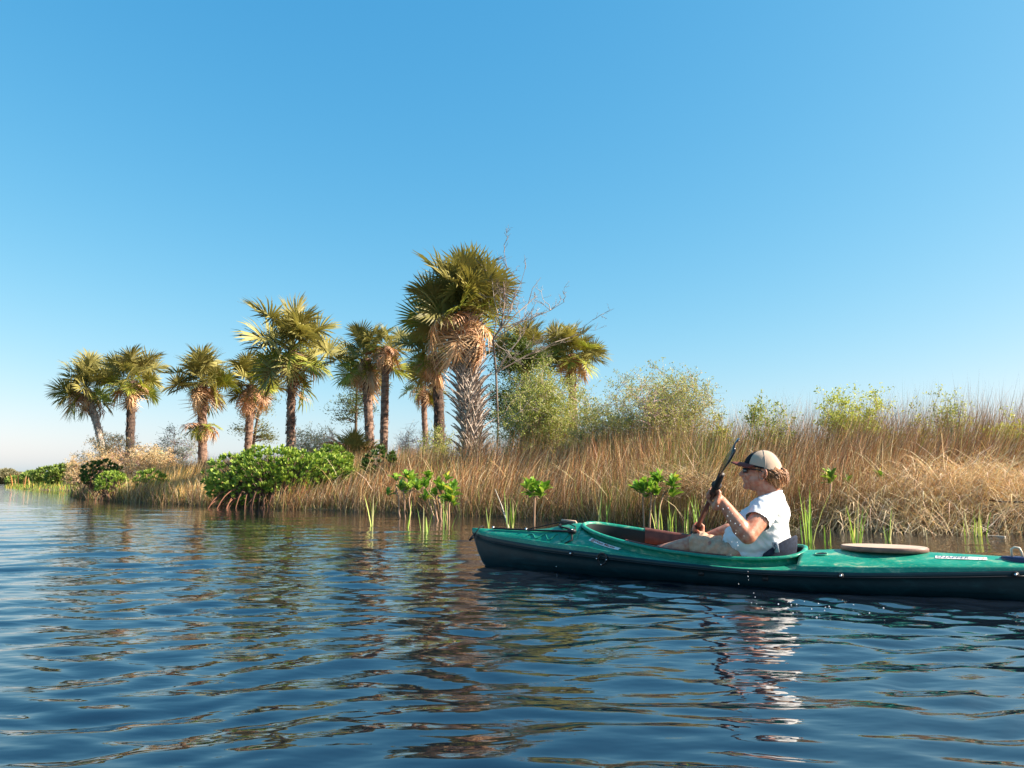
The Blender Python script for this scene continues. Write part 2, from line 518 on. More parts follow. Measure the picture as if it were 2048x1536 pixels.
    blades('bent_stalks', P, rng.uniform(.3, .8, n), rng.uniform(.004, .007, n), rng.uniform(.6, 1.3, n), rng.choice([0.1, 3.2], n) + rng.normal(0, .3, n), rng.uniform(.5, 1.4, n),
           pick(n, dict(straw=2, tan=2, grey=2, brown=2)), 'small arch of bent stalks over a dark hollow beside the mangrove seedlings', nseg=4)
    # light green marsh grass on the far left shore
    n = 26000
    x = rng.uniform(-55, -18.0, n); y = rng.uniform(33, 84, n)
    sd = shore_sd(x, y); ok = (sd > -.4) & (sd < 7); x, y, sd = x[ok], y[ok], sd[ok]; n = len(x)
    blades('marsh_grass', np.stack([x, y, ground_h(x, y) - .03], 1), rng.uniform(.2, .48, n), np.full(n, .03), np.abs(rng.normal(0, .2, n)), rng.uniform(0, 6.28, n),
           rng.uniform(0, .5, n), pick(n, dict(green=3, olive=2, gold=.5)) * .8, 'low light green marsh grass edging the far left shore')
    # far brown marsh
    n = 9000
    x = rng.uniform(-150, -36, n); y = rng.uniform(56, 230, n)
    sd = shore_sd(x, y); ok = (sd > 0) & (sd < 14); x, y = x[ok], y[ok]; n = len(x)
    blades('distant_marsh', np.stack([x, y, ground_h(x, y) - .03], 1), rng.uniform(.8, 1.5, n), y * .0011, np.abs(rng.normal(0, .15, n)), rng.uniform(0, 6.28, n),
           rng.uniform(0, .3, n), pick(n, dict(rust=3, tan=3, olive=1)), 'brown marsh grass on the distant shore at the horizon')
reed_field()

# ------------------------------------------------------------------ palms
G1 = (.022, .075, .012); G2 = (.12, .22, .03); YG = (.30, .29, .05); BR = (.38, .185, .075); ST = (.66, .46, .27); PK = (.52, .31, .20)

def frond_mesh(name, seed, kind):
    """unit frond: petiole + fan, total reach about 1 along +X"""
    r = random.Random(seed)
    mb = MB()
    Lp = .50 if kind != 'dead' else .42
    dead = kind == 'dead'
    pal = {'green': (G1, G2), 'yellow': (G2, YG), 'dead': (BR, ST), 'brown': (BR, PK)}[kind]
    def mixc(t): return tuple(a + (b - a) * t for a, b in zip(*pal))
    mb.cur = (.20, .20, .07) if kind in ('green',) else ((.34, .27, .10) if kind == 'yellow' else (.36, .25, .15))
    arch = .05
    mb.tube([(Lp * t, 0, arch * math.sin(t * 1.6)) for t in (0, .25, .5, .75, 1)], [.016, .011, .009, .008, .006], 4, cap=False)
    ns = 46
    cl = .17
    for i in range(ns):
        f = (i + .5) / ns
        side = -1 if i % 2 else 1
        q = (i // 2) / (ns / 2 - 1)            # 0 outer-back .. 1 tip
        ang = math.radians(158 * (1 - q) ** .92 + 3) * side
        bx = Lp + cl * q ** 1.2
        bz = arch - .10 * q * q
        ln = (.37 + .07 * math.sin(q * 2.6)) * r.uniform(.86, 1.12)
        if dead: ln *= 1.0
        fold = .42 if not dead else .1
        dirv = Vector((math.cos(ang), math.sin(ang) * (.82 if not dead else .45), abs(math.sin(ang)) * fold * r.uniform(.6, 1.2) - .06 - .10 * q))
        dirv.normalize()
        perp = Vector((-math.sin(ang), math.cos(ang), 0)).normalized()
        perp = (perp + Vector((0, 0, r.uniform(-.5, .5)))).normalized()
        w = .0165 if not dead else .014
        droop = (.10 if not dead else .42) * r.uniform(.6, 1.5)
        if kind == 'brown': droop = .26 * r.uniform(.6, 1.4)
        st = []
        for t, ww in ((0, .35), (.35, 1), (.7, .75), (1, 0)):
            c = Vector((bx, 0, bz)) + dirv * ln * t + Vector((-.05 * droop * t * t, 0, -droop * ln * 2.0 * t * t * (t if not dead else 1)))
            if dead: c += Vector((r.uniform(-.01, .01), r.uniform(-.015, .015), 0))
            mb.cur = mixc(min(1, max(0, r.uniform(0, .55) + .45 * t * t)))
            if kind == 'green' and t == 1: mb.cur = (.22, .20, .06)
            st.append((c, w * ww))
        ids = []
        for c, ww in st[:-1]:
            ids.append((mb.vert(c - perp * ww), mb.vert(c + perp * ww)))
        tip = mb.vert(st[-1][0])
        for a, b in zip(ids[:-1], ids[1:]): mb.face(a[0], a[1], b[1], b[0])
        mb.face(ids[-1][0], ids[-1][1], tip)
    return mb.mesh(name, M_frond, smooth=False)

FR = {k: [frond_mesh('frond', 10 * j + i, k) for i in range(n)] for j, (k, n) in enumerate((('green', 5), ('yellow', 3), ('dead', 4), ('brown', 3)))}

def boot_mesh(name, seed, dark=False):
    r = random.Random(seed)
    mb = MB()
    # a split leaf base: broad plate at the trunk dividing into two up-curving prongs
    for s in (-1, 1):
        rows = []
        for t in (0, .35, .7, 1):
            x = .10 * t + .30 * t * t * r.uniform(.9, 1.1); z = t * (.56 - .04 * t)
            y = s * (.02 + .085 * (1 - t) * 1.0 * (1 - .4 * t)) * 1.3
            w = .038 * (1 - t) + .010; th = .018 * (1 - t) + .006
            rows.append([(x - th, y - w, z), (x + th, y - w * .7, z - .01), (x + th, y + w * .7, z - .01), (x - th, y + w, z)])
        ids = mb.grid(rows, closed=True)
        mb.face(*ids[-1])
    return mb.mesh(name, M_bark if dark else M_boot, smooth=False)
BOOTS = [boot_mesh('leaf_base', i) for i in range(4)]
BOOTSD = [boot_mesh('leaf_base', 20 + i, True) for i in range(4)]

def orient(o, d, roll=0):
    """local +X along d, local +Z as up as possible"""
    d = Vector(d).normalized()
    zc = Vector((0, 0, 1))
    if abs(d.z) > .995: zc = Vector((-1, 0, 0))
    y = zc.cross(d).normalized(); z = d.cross(y)
    m = Matrix((d, y, z)).transposed()
    o.rotation_mode = 'QUATERNION'
    o.rotation_quaternion = (m @ Matrix.Rotation(roll, 3, 'X')).to_quaternion()

def palm(base, crown, R, label, r0=.16, r1=.13, seed=0, n_green=30, n_dead=14, booted=None, bend=0, bark=None, droopy=0, boots_top=0, skirt=None, up_bias=0, span=118, stubs=64, name='cabbage_palm'):
    """base, crown: world points; R: crown radius in metres"""
    r = random.Random(seed)
    base = Vector(base); crown = Vector(crown)
    t = empty(name, base, label=label, cat='palm tree', group='cabbage palms on the bank')
    top = crown - base
    mid = top * .5 + Vector((bend, 0, 0))
    ctrl = mid * 2 - top * .5
    ctrl = Vector((mid.x * 2 - top.x * .5, mid.y * 2 - top.y * .5, top.z * .5))
    pts = bezier((0, 0, -.1), ctrl, top, 34)
    mb = MB(); rows = []
    for i, p in enumerate(pts):
        f = i / 33
        d = (pts[min(i + 1, 33)] - pts[max(i - 1, 0)]).normalized()
        s = d.cross(Vector((0, 1, 0))).normalized(); b = d.cross(s)
        rr = (r0 + (r1 - r0) * f) * .76 * (1 + .25 * max(0, 1 - f * 8)) * (1 + (.03 if i % 2 else -.02) + .05 * noise.noise(Vector((i * .9, seed, 3)))) * (1.0 if f < .93 else 1.15)
        rows.append([p + (s * math.cos(a) + b * math.sin(a)) * rr * (1 + .12 * (noise.noise(Vector((a * 2, f * 14, seed))))) for a in [2 * math.pi * k / 14 for k in range(14)]])
    mb.grid(rows, closed=True)
    mb.build('trunk', bark or M_bark, t)
    top_p = pts[-1]; axis = (pts[-1] - pts[-4]).normalized()
    # fronds
    ga = 2.39996
    n_dead = int(n_dead * .72)
    k0 = r.uniform(0, 6)
    for i in range(n_green):
        f = (i + .5) / n_green
        el = math.radians(86 - span * f ** .85 + r.uniform(-12, 12) + up_bias * (1 - f)) - droopy * f
        az = k0 + i * ga + r.uniform(-.3, .3)
        kind = 'green' if f < .68 or r.random() < .4 else 'yellow'
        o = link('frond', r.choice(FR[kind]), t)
        L = R * 1.17 * r.uniform(.74, 1.12) * (1.0 if f > .12 else .85)
        o.location = top_p + axis * (.16 - .3 * f) * R * .35
        o.scale = (L, L * r.uniform(.9, 1.2), L * r.uniform(.9, 1.3))
        orient(o, (math.cos(el) * math.cos(az), math.cos(el) * math.sin(az), math.sin(el)), r.uniform(-1.1, 1.1))
    for i in range(n_dead):
        f = (i + .5) / n_dead
        el = math.radians(-8 - 66 * f ** .8 + r.uniform(-14, 14)); az = k0 + 1 + i * ga
        kind = 'dead' if r.random() < .6 else 'brown'
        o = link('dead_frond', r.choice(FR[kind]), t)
        L = R * 1.12 * r.uniform(.45, 1.0)
        o.location = top_p - axis * (.02 + .25 * f) * R * .5
        o.scale = (L, L, L)
        orient(o, (math.cos(el) * math.cos(az), math.cos(el) * math.sin(az), math.sin(el)), r.uniform(-.8, .8))
    # rough stubs on the lower trunk
    if stubs:
        for i in range(stubs):
            f = .04 + .8 * (i + .5) / stubs; k = min(32, int(f * 33)); p = pts[k]
            az = i * (2 * math.pi * .382) + r.uniform(-.2, .2); rr = (r0 + (r1 - r0) * f) * .86
            o = link('leaf_base', r.choice(BOOTSD if bark is not M_boot else BOOTS), t)
            o.location = p + Vector((math.cos(az) * rr, math.sin(az) * rr, -.05)); s = R * .17 * r.uniform(.7, 1.3); o.scale = (s * .7, s * 1.6, s * 1.3)
            o.rotation_euler = (0, r.uniform(-.35, -.05), az)
    # leaf bases
    if booted or boots_top:
        n, h0, h1, sz, meshes = booted or (boots_top, .72, .99, R * .34, BOOTSD)
        for i in range(n):
            f = h0 + (h1 - h0) * (i + .5) / n
            k = min(32, int(f * 33)); p = pts[k].lerp(pts[k + 1], f * 33 - k)
            az = i * (2 * math.pi * .382) + r.uniform(-.12, .12)
            rr = (r0 + (r1 - r0) * f) * .85
            o = link('leaf_base', r.choice(meshes), t)
            o.location = p + Vector((math.cos(az) * rr, math.sin(az) * rr, -.05))
            s = sz * r.uniform(.8, 1.15)
            o.scale = (s * r.uniform(.8, 1.15), s, s)
            o.rotation_euler = (0, r.uniform(-.05, .2), az)
    if skirt:
        for j in range(skirt[0]):
            az = j * ga + 2; el = math.radians(r.uniform(-55, 15))
            o = link('dead_frond' if j % 3 else 'frond', r.choice(FR['dead' if j % 3 == 1 else ('yellow' if j % 3 == 0 else 'brown')]), t)
            f = skirt[1]; p = pts[int(f * 33)]
            o.location = p; L = R * .8 * r.uniform(.7, 1); o.scale = (L, L, L)
            orient(o, (math.cos(el) * math.cos(az), math.cos(el) * math.sin(az), math.sin(el)))
    return t

def pm(bx, by, cx, cy, Y, Rpx, label, dY=0, **k):
    b = at(bx, by, Y); b.z = gz(b.x, b.y) - .05
    c = at(cx, cy, Y + dY)
    return palm(b, c, Rpx * Y / 1500, label, **k)

pm(228, 905, 172, 778, 35, 66, 'leftmost palm, pale trunk leaning left over the dry shrubs', seed=1, r0=.22, r1=.20, bend=.12, n_green=26, n_dead=13, bark=M_boot, boots_top=16, droopy=.25)
pm(262, 905, 264, 762, 35, 62, 'straight dark-trunked palm just right of the leaning palm', seed=2, r0=.22, r1=.26, n_green=28, n_dead=12, bark=M_barkdark, boots_top=30)
pm(408, 935, 404, 765, 31, 66, 'palm with a second skirt of fronds halfway up its trunk', seed=3, r0=.24, r1=.23, n_green=30, n_dead=13, boots_top=14, skirt=(16, .62))
pm(495, 905, 503, 770, 33, 62, 'palm with shaggy trunk behind the mangroves, cedar at its side', seed=4, r0=.19, r1=.23, n_green=28, n_dead=14, boots_top=26)
pm(582, 915, 584, 700, 26, 100, 'tall slender palm with open round crown above the big mangrove', seed=5, r0=.20, r1=.17, n_green=34, n_dead=12, span=128, boots_top=8, droopy=.15)
pm(745, 905, 732, 718, 24.6, 74, 'palm with dark thatched crown leaning behind the bare-headed trunk', seed=6, r0=.17, r1=.20, n_green=24, n_dead=24, boots_top=18, droopy=.2)
pm(767, 905, 772, 694, 24, 48, 'palm with ragged brown head and few green fronds, smooth pale trunk', seed=7, r0=.17, r1=.16, n_green=9, n_dead=34, boots_top=14)
pm(874, 905, 868, 705, 23, 70, 'palm with dark trunk standing left beside the largest palm', seed=8, r0=.26, r1=.17, n_green=26, n_dead=16, bark=M_barkdark, boots_top=24, bend=.12, droopy=.2)
pm(856, 905, 846, 772, 35, 50, 'small distant drooping palm seen between two nearer trunks', seed=9, r0=.17, r1=.17, n_green=14, n_dead=14, droopy=.5)
big = pm(952, 935, 925, 628, 21, 112, 'largest palm with thick trunk covered in crisscrossed grey leaf stubs', seed=10, r0=.21, r1=.27, n_green=56, n_dead=34,
   booted=(190, .05, .95, .98, BOOTS), bark=M_boot, up_bias=10, span=92, stubs=0)
pm(1150, 905, 1143, 708, 26, 63, 'palm behind the shrubs on the right edge of the grove', seed=11, r0=.18, r1=.18, n_green=32, n_dead=14)
pm(1060, 905, 1048, 702, 25.5, 68, 'yellowing palm half hidden behind the dead branches', seed=12, r0=.18, r1=.18, n_green=26, n_dead=10, droopy=.2)
# low fan palms without trunks
def fan_palm(x, y, Y, Rpx, label, seed, n=14):
    r = random.Random(seed); b = at(x, y, Y); b.z = gz(b.x, b.y)
    t = empty('fan_palm', b, label=label, cat='palm shrub')
    z = at(x, y, Y).z - b.z
    for i in range(n):
        o = link('frond', r.choice(FR['green' if i % 4 else 'brown']), t)
        el = math.radians(r.uniform(15, 80)); az = i * 2.4
        L = Rpx * Y / 1500 * r.uniform(.8, 1.1); o.scale = (L, L, L)
        o.location = (0, 0, max(0.05, z * .6))
        orient(o, (math.cos(el) * math.cos(az), math.cos(el) * math.sin(az), math.sin(el)))
fan_palm(706, 902, 22, 72, 'low fan palm on the ground beneath the thatched palms', 61, 24)
fan_palm(474, 915, 25, 36, 'small fan palm peeking over the left end of the big mangrove', 62, 12)

# ------------------------------------------------------------------ shrubs, cedars, dead tree
def cards(P, D, size, wid, cols, g, fold=.0):
    """diamond leaves at P pointing along D"""
    n = len(P)
    D = D / np.linalg.norm(D, axis=1)[:, None]
    q = g.normal(0, 1, (n, 3)); S = np.cross(D, q); S /= (np.linalg.norm(S, axis=1)[:, None] + 1e-9)
    Nn = np.cross(D, S)
    L = size[:, None]; W = wid[:, None]
    V = np.stack([P, P + D * L * .45 + S * W * .5 + Nn * W * .12, P + D * L, P + D * L * .45 - S * W * .5 + Nn * W * .12], 1).reshape(-1, 3)
    b = (np.arange(n) * 4)[:, None]
    return V, np.concatenate([b + np.array([[0, 1, 2]]), b + np.array([[0, 2, 3]])]), np.repeat(cols, 4, axis=0)

def shrub(name, x, ytop, hw, Y, label, cat='shrub', seed=0, nleaf=5000, stems=14, twigs=160, lcol=((.22, .26, .05), (.34, .36, .10)), wcol=(.50, .42, .32), lsize=.05, ybase=None,
          flat=.9, depth=.8, tw=.006, upright=0, lean=0):
    r = random.Random(seed); g = np.random.default_rng(seed)
    top = at(x, ytop, Y); b = Vector((top.x, Y, 0)); b.z = gz(b.x, b.y)
    t = empty(name, b, label=label, cat=cat)
    h = top.z - b.z; rx = hw * Y / 1500; ry = rx * depth
    mb = MB(); mb.cur = wcol
    tips = []
    for i in range(stems):
        a = r.uniform(0, 6.283); rr = math.sqrt(r.random())
        e = Vector((math.cos(a) * rr * rx * .9, math.sin(a) * rr * ry * .9, h * r.uniform(.55, .92) * math.sqrt(max(.1, 1 - .55 * rr * rr))))
        m_ = Vector((e.x * .35, e.y * .35, e.z * .6))
        pts = bezier((r.uniform(-.1, .1), r.uniform(-.1, .1), 0), m_, e, 6)
        mb.cur = tuple(c * r.uniform(.7, 1.1) for c in wcol)
        mb.tube(pts, [tw * 2.6, tw * 2.3, tw * 2, tw * 1.6, tw * 1.2, tw * .8], 4, cap=False)
        for k in range(max(2, twigs // stems)):
            p = pts[r.randint(2, 5)]
            a2 = r.uniform(0, 6.283); l = h * r.uniform(.16, .38)
            el = r.uniform(-.1, 1.2) if not upright else r.uniform(.7, 1.5)
            q = p + Vector((math.cos(a2) * math.cos(el) * l + lean * l, math.sin(a2) * math.cos(el) * l, math.sin(el) * l * flat))
            # keep inside the crown envelope
            s = math.sqrt((q.x / rx) ** 2 + (q.y / ry) ** 2 + (max(0, q.z) / (h * 1.02)) ** 2)
            if s > 1.0: q = Vector((q.x / s, q.y / s, q.z / s)) * r.uniform(.97, 1.06)
            mid = (p + q) / 2 + Vector((r.uniform(-1, 1), r.uniform(-1, 1), r.uniform(-1, 1))) * l * .12
            mb.tube([p, mid, q], [tw, tw * .75, tw * .35], 3, cap=False)
            for w_ in range(2):
                q2 = mid + Vector((r.uniform(-1, 1), r.uniform(-1, 1), r.uniform(-.2, 1))) * l * .4
                mb.tube([mid, q2], [tw * .6, tw * .25], 3, cap=False)
                tips.append((mid, q2))
            tips.append((mid, q))
    o = mb.build('branches', M_wood, t, smooth=False)
    if nleaf:
        T = np.array([[*a, *c] for a, c in tips]); ix = g.integers(0, len(T), nleaf)
        f = g.uniform(.1, 1.08, nleaf)[:, None]
        A = T[ix, :3]; B = T[ix, 3:]
        P = A + (B - A) * f + g.normal(0, lsize * .6, (nleaf, 3))
        P[:, 2] = np.maximum(P[:, 2], .05)
        D = g.normal(0, 1, (nleaf, 3)) + np.array([0, 0, .5])
        sz = lsize * g.uniform(.6, 1.3, nleaf)
        k = g.uniform(0, 1, (nleaf, 1)); cc = np.array(lcol[0]) * (1 - k) + np.array(lcol[1]) * k
        if len(lcol) > 2:
            m3 = g.uniform(0, 1, nleaf) < .25; cc[m3] = np.array(lcol[2])
        V, F, cl = cards(P, D, sz, sz * .45, cc, g)
        o = link('foliage', mesh_np('foliage', V, [F], M_leaf, col=cl, smooth=False), t); o['kind'] = 'stuff'
    return t

YGc = ((.26, .28, .055), (.42, .42, .12), (.50, .44, .22))
shrub('marsh_shrub', 1088, 730, 122, 17.5, 'dense yellow-green shrub right of the largest palm', seed=101, nleaf=42000, stems=30, twigs=560, lcol=((.24, .30, .05), (.42, .46, .11), (.46, .42, .18)), lsize=.046, wcol=(.55, .48, .38), tw=.005)
shrub('marsh_shrub', 1312, 712, 145, 15.5, 'broad airy grey-green shrub with fine bare twigs, biggest of the bank', seed=102, nleaf=34000, stems=34, twigs=760, lcol=((.22, .27, .06), (.42, .43, .13), (.46, .38, .20)), lsize=.042, wcol=(.52, .46, .38), tw=.0045)
shrub('marsh_shrub', 1205, 778, 82, 15.8, 'low shrub filling the dip between the two large shrubs', seed=114, nleaf=14000, stems=18, twigs=300, lcol=YGc, lsize=.045, tw=.0045)
shrub('marsh_shrub', 1430, 797, 30, 13.6, 'little bright yellow-green bush at the right foot of the broad shrub', seed=103, nleaf=3000, stems=8, twigs=60, lcol=((.35, .38, .05), (.5, .5, .1)), lsize=.05, tw=.004)
shrub('marsh_shrub', 1540, 788, 68, 12.8, 'thin-leaved bush poking above the reeds over the paddler', seed=104, nleaf=3600, stems=12, twigs=110, lcol=((.24, .30, .07), (.44, .48, .14)), lsize=.05, tw=.004, upright=1)
shrub('marsh_shrub', 1700, 755, 82, 12.6, 'bright bush standing tallest above the reeds on the right', seed=105, nleaf=6000, stems=14, twigs=130, lcol=((.28, .34, .07), (.48, .50, .12)), lsize=.05, tw=.004, upright=1)
shrub('marsh_shrub', 1808, 800, 64, 12.4, 'sparse yellow bush sunk among the reeds', seed=106, nleaf=2400, stems=10, twigs=70, lcol=((.34, .36, .08), (.5, .48, .12)), lsize=.05, tw=.004)
shrub('marsh_shrub', 1893, 762, 46, 12.4, 'small round leafy head on bare stems above the reeds', seed=107, nleaf=2000, stems=8, twigs=70, lcol=((.24, .30, .08), (.42, .44, .16)), lsize=.045, tw=.004, upright=1)
shrub('marsh_shrub', 2012, 800, 62, 11.8, 'yellow-green bush at the right end of the bank', seed=108, nleaf=5000, stems=12, twigs=100, lcol=((.36, .40, .05), (.5, .52, .10)), lsize=.05, tw=.004)
TAN = ((.50, .35, .17), (.66, .50, .28))
shrub('dry_shrub', 232, 862, 76, 31, 'tan dry shrub around the foot of the leaning palm', seed=109, nleaf=13000, stems=26, twigs=420, lcol=TAN, wcol=(.6, .5, .38), lsize=.06, tw=.009)
shrub('dry_shrub', 305, 882, 60, 29, 'wide tan brush between the dark palm and the skirted palm', seed=117, nleaf=9000, stems=24, twigs=300, lcol=TAN, wcol=(.6, .5, .38), lsize=.06, tw=.008)
shrub('dry_shrub', 172, 895, 38, 30, 'small tan shrub at the left tip of the bank', seed=110, nleaf=5000, stems=14, twigs=200, lcol=TAN, wcol=(.62, .46, .34), lsize=.06, tw=.008)
shrub('grey_shrub', 348, 850, 58, 32, 'bluish grey-green airy shrub left of the skirted palm', seed=111, nleaf=2600, stems=20, twigs=300, lcol=((.16, .20, .13), (.34, .38, .26)), wcol=(.40, .36, .32), lsize=.07, tw=.008)
shrub('dry_shrub', 632, 842, 62, 24, 'pale shrub between the tall palm and the low fan palm', seed=112, nleaf=7000, stems=20, twigs=260, lcol=((.44, .38, .18), (.56, .48, .28)), wcol=(.56, .44, .36), lsize=.05, tw=.006)
shrub('bare_shrub', 822, 838, 46, 25, 'bare whitish twigs between two palm trunks', seed=113, nleaf=300, stems=18, twigs=330, lcol=TAN, wcol=(.62, .56, .52), lsize=.05, tw=.0065)
shrub('marsh_shrub', 876, 815, 42, 20.5, 'light green climber and brush at the foot of the dark trunk', seed=115, nleaf=4000, stems=12, twigs=120, lcol=((.28, .34, .06), (.44, .44, .14)), lsize=.05, tw=.005)
shrub('dry_shrub', 470, 905, 46, 24, 'tan brush behind the left end of the big mangrove', seed=116, nleaf=5000, stems=14, twigs=160, lcol=TAN, lsize=.05, tw=.006)

def cedar(x, ytop, ybot, hw, Y, label, seed, cols, dense=5200, trunkx=None):
    r = random.Random(seed); g = np.random.default_rng(seed)
    top = at(x, ytop, Y); tx = at(trunkx or x, ytop, Y).x
    b = Vector((tx, Y, gz(tx, Y)))
    t = empty('cedar_tree', b, label=label, cat='tree')
    H = top.z - b.z; lo = at(x, ybot, Y).z - b.z; R = hw * Y / 1500; off = top.x - tx
    mb = MB(); mb.cur = (.16, .12, .09)
    pts = bezier((0, 0, -.05), (off * .2, 0, H * .6), (off, 0, H * .97), 8)
    mb.tube(pts, [.09, .08, .07, .06, .05, .04, .025, .012], 7)
    mb.build('trunk', M_wood, t)
    br = MB(); br.cur = (.18, .13, .10); P = []; D = []
    for i in range(44):
        f = r.uniform(0, 1); z = lo + (H - lo) * f
        rad = R * (1 - f ** 2.2 * .75) * r.uniform(.55, 1.0)
        az = r.uniform(0, 6.283)
        c = Vector((off * min(1, z / H) ** 1.3, 0, z * .96))
        e = c + Vector((math.cos(az) * rad, math.sin(az) * rad, r.uniform(-.05, .30) * rad))
        br.tube([c, (c + e) / 2 + Vector((0, 0, .06)), e], [.022, .014, .006], 4, cap=False)
        for k in range(dense // 44):
            q = r.uniform(.25, 1.08); sp = .16 * rad * (1.1 - .4 * q) + .05
            p = c.lerp(e, q) + Vector((r.gauss(0, sp), r.gauss(0, sp), r.gauss(.02, sp * .8)))
            P.append(p); D.append((e - c).normalized() * .6 + Vector((r.gauss(0, .5), r.gauss(0, .5), r.uniform(0, .7))))
    br.build('branches', M_wood, t, smooth=False)
    P = np.array(P); D = np.array(D); n = len(P); k = g.uniform(0, 1, (n, 1))
    sz = g.uniform(.06, .14, n)
    V, F, cl = cards(P, D, sz, sz * .28, np.array(cols[0]) * (1 - k) + np.array(cols[1]) * k, g)
    o = link('foliage', mesh_np('foliage', V, [F], M_leaf, col=cl, smooth=False), t); o['kind'] = 'stuff'
cedar(537, 742, 880, 48, 34, 'yellow-green cedar showing right of the shaggy palm trunk', 201, ((.10, .12, .03), (.26, .25, .07)), trunkx=508)
cedar(715, 735, 842, 58, 30, 'dark cedar behind the pair of thatched palms', 202, ((.05, .075, .02), (.13, .16, .05)))
cedar(1045, 672, 850, 82, 24, 'dark green cedar behind the largest palm and the dead branches', 203, ((.045, .08, .015), (.13, .18, .035)), dense=15000)

def dead_tree():
    Y = 20.2
    b = at(992, 900, Y); b.z = gz(b.x, b.y)
    t = empty('dead_tree', b, label='leafless grey tree tangled right behind the largest palm crown', cat='tree')
    P = lambda x, y, dy=0: at(x, y, Y + dy) - b
    mb = MB(); mb.cur = (.27, .22, .18)
    tr = [Vector((0, 0, -.1)), P(996, 850), P(982, 800), P(992, 745), P(981, 700), P(986, 680), P(1002, 655, -.2)]
    tr = [tr[0], tr[1], tr[3], tr[5], tr[6]]
    mb.tube(tr, [.03, .028, .030, .028, .030], 8); mb.build('trunk', M_wood, t)
    r = random.Random(31)
    def limb(p0, p1, r0, depth, par, col):
        m = MB(); m.cur = col
        def grow(a, c, rad, dep):
            L = (c - a).length
            q = [a]
            n = 5
            for i in range(1, n): q.append(a.lerp(c, i / n) + Vector((r.gauss(0, 1), r.gauss(0, 1), r.gauss(0, 1))) * L * .035)
            q.append(c)
            m.tube(q, [rad * (1 - .8 * i / n) for i in range(n + 1)], 4, cap=False)
            if dep <= 0: return
            for k in range(r.randint(5, 8)):
                s = q[r.randint(1, n)]
                d = (c - a).normalized()
                nd = (d * r.uniform(.4, 1.1) + Vector((r.gauss(0, .55), r.gauss(0, .45), r.gauss(.12, .5)))).normalized()
                grow(s, s + nd * L * r.uniform(.18, .38), rad * .5, dep - 1)
        grow(p0, p1, r0, depth)
        m.build('branch', M_wood, par, smooth=False)
    a = tr[-1]; pale = (.44, .37, .30); dk = (.32, .25, .21)
    limb(a, P(1008, 505), .026, 3, t, dk)
    limb(a, P(1050, 538), .026, 2, t, dk)
    limb(tr[3], P(1128, 604), .024, 3, t, pale)
    limb(tr[3], P(1082, 555, .3), .024, 3, t, pale)
    limb(a, P(962, 500, .3), .018, 3, t, pale)
    limb(tr[2], P(1060, 640, -.3), .030, 3, t, pale)
    limb(tr[2], P(1185, 640, .3), .020, 3, t, pale)
    limb(a, P(1030, 600, -.5), .022, 3, t, pale)
    limb(tr[3], P(1035, 720, -.5), .018, 3, t, pale)
    limb(tr[1], P(1040, 760, -.4), .018, 2, t, pale)
    limb(tr[1], P(905, 780, -.8), .008, 1, t, pale)
    limb(tr[2], P(1065, 690, -.4), .018, 3, t, pale)
    limb(a, P(1085, 625, -.3), .018, 3, t, pale)
    limb(tr[3], P(1020, 560, -.2), .018, 3, t, dk)
dead_tree()

# ------------------------------------------------------------------ mangroves
def mleaf(name, seed, c):
    r = random.Random(seed); mb = MB()
    L = .11; W = .045
    st = [(0, .0), (.28, .42), (.62, .5), (.88, .3), (1, 0)]
    rows = []
    for t, w in st:
        mb.cur = tuple(min(1, x * (1 + .2 * t)) for x in c)
        z = .012 * math.sin(t * 3)
        if w == 0: rows.append([mb.vert((t * L, 0, z))])
        else:
            rows.append([mb.vert((t * L, -w * W, z + .006)), mb.vert((t * L, 0, z)), mb.vert((t * L, w * W, z + .006))])
    a, b, c_, d, e = rows
    mb.face(a[0], b[1], b[0]); mb.face(a[0], b[2], b[1])
    for p, q in ((b, c_), (c_, d)):
        mb.face(p[0], p[1], q[1], q[0]); mb.face(p[1], p[2], q[2], q[1])
    mb.face(d[0], d[1], e[0]); mb.face(d[1], d[2], e[0])
    return mb.mesh(name, M_leaf, smooth=True)
ML = [mleaf('leaf', 1, (.10, .22, .02)), mleaf('leaf', 2, (.17, .31, .035)), mleaf('leaf', 3, (.28, .40, .06)), mleaf('leaf', 4, (.06, .14, .018)), mleaf('leaf', 5, (.45, .42, .06))]

def rosette_dirs(r, axis, n):
    axis = axis.normalized(); s = axis.orthogonal().normalized(); b = axis.cross(s)
    out = []
    for i in range(n):
        a = i * 2.2 + r.uniform(-.3, .3); el = .15 + .95 * (i / n)
        out.append(axis * math.cos(el) + (s * math.cos(a) + b * math.sin(a)) * math.sin(el))
    return out

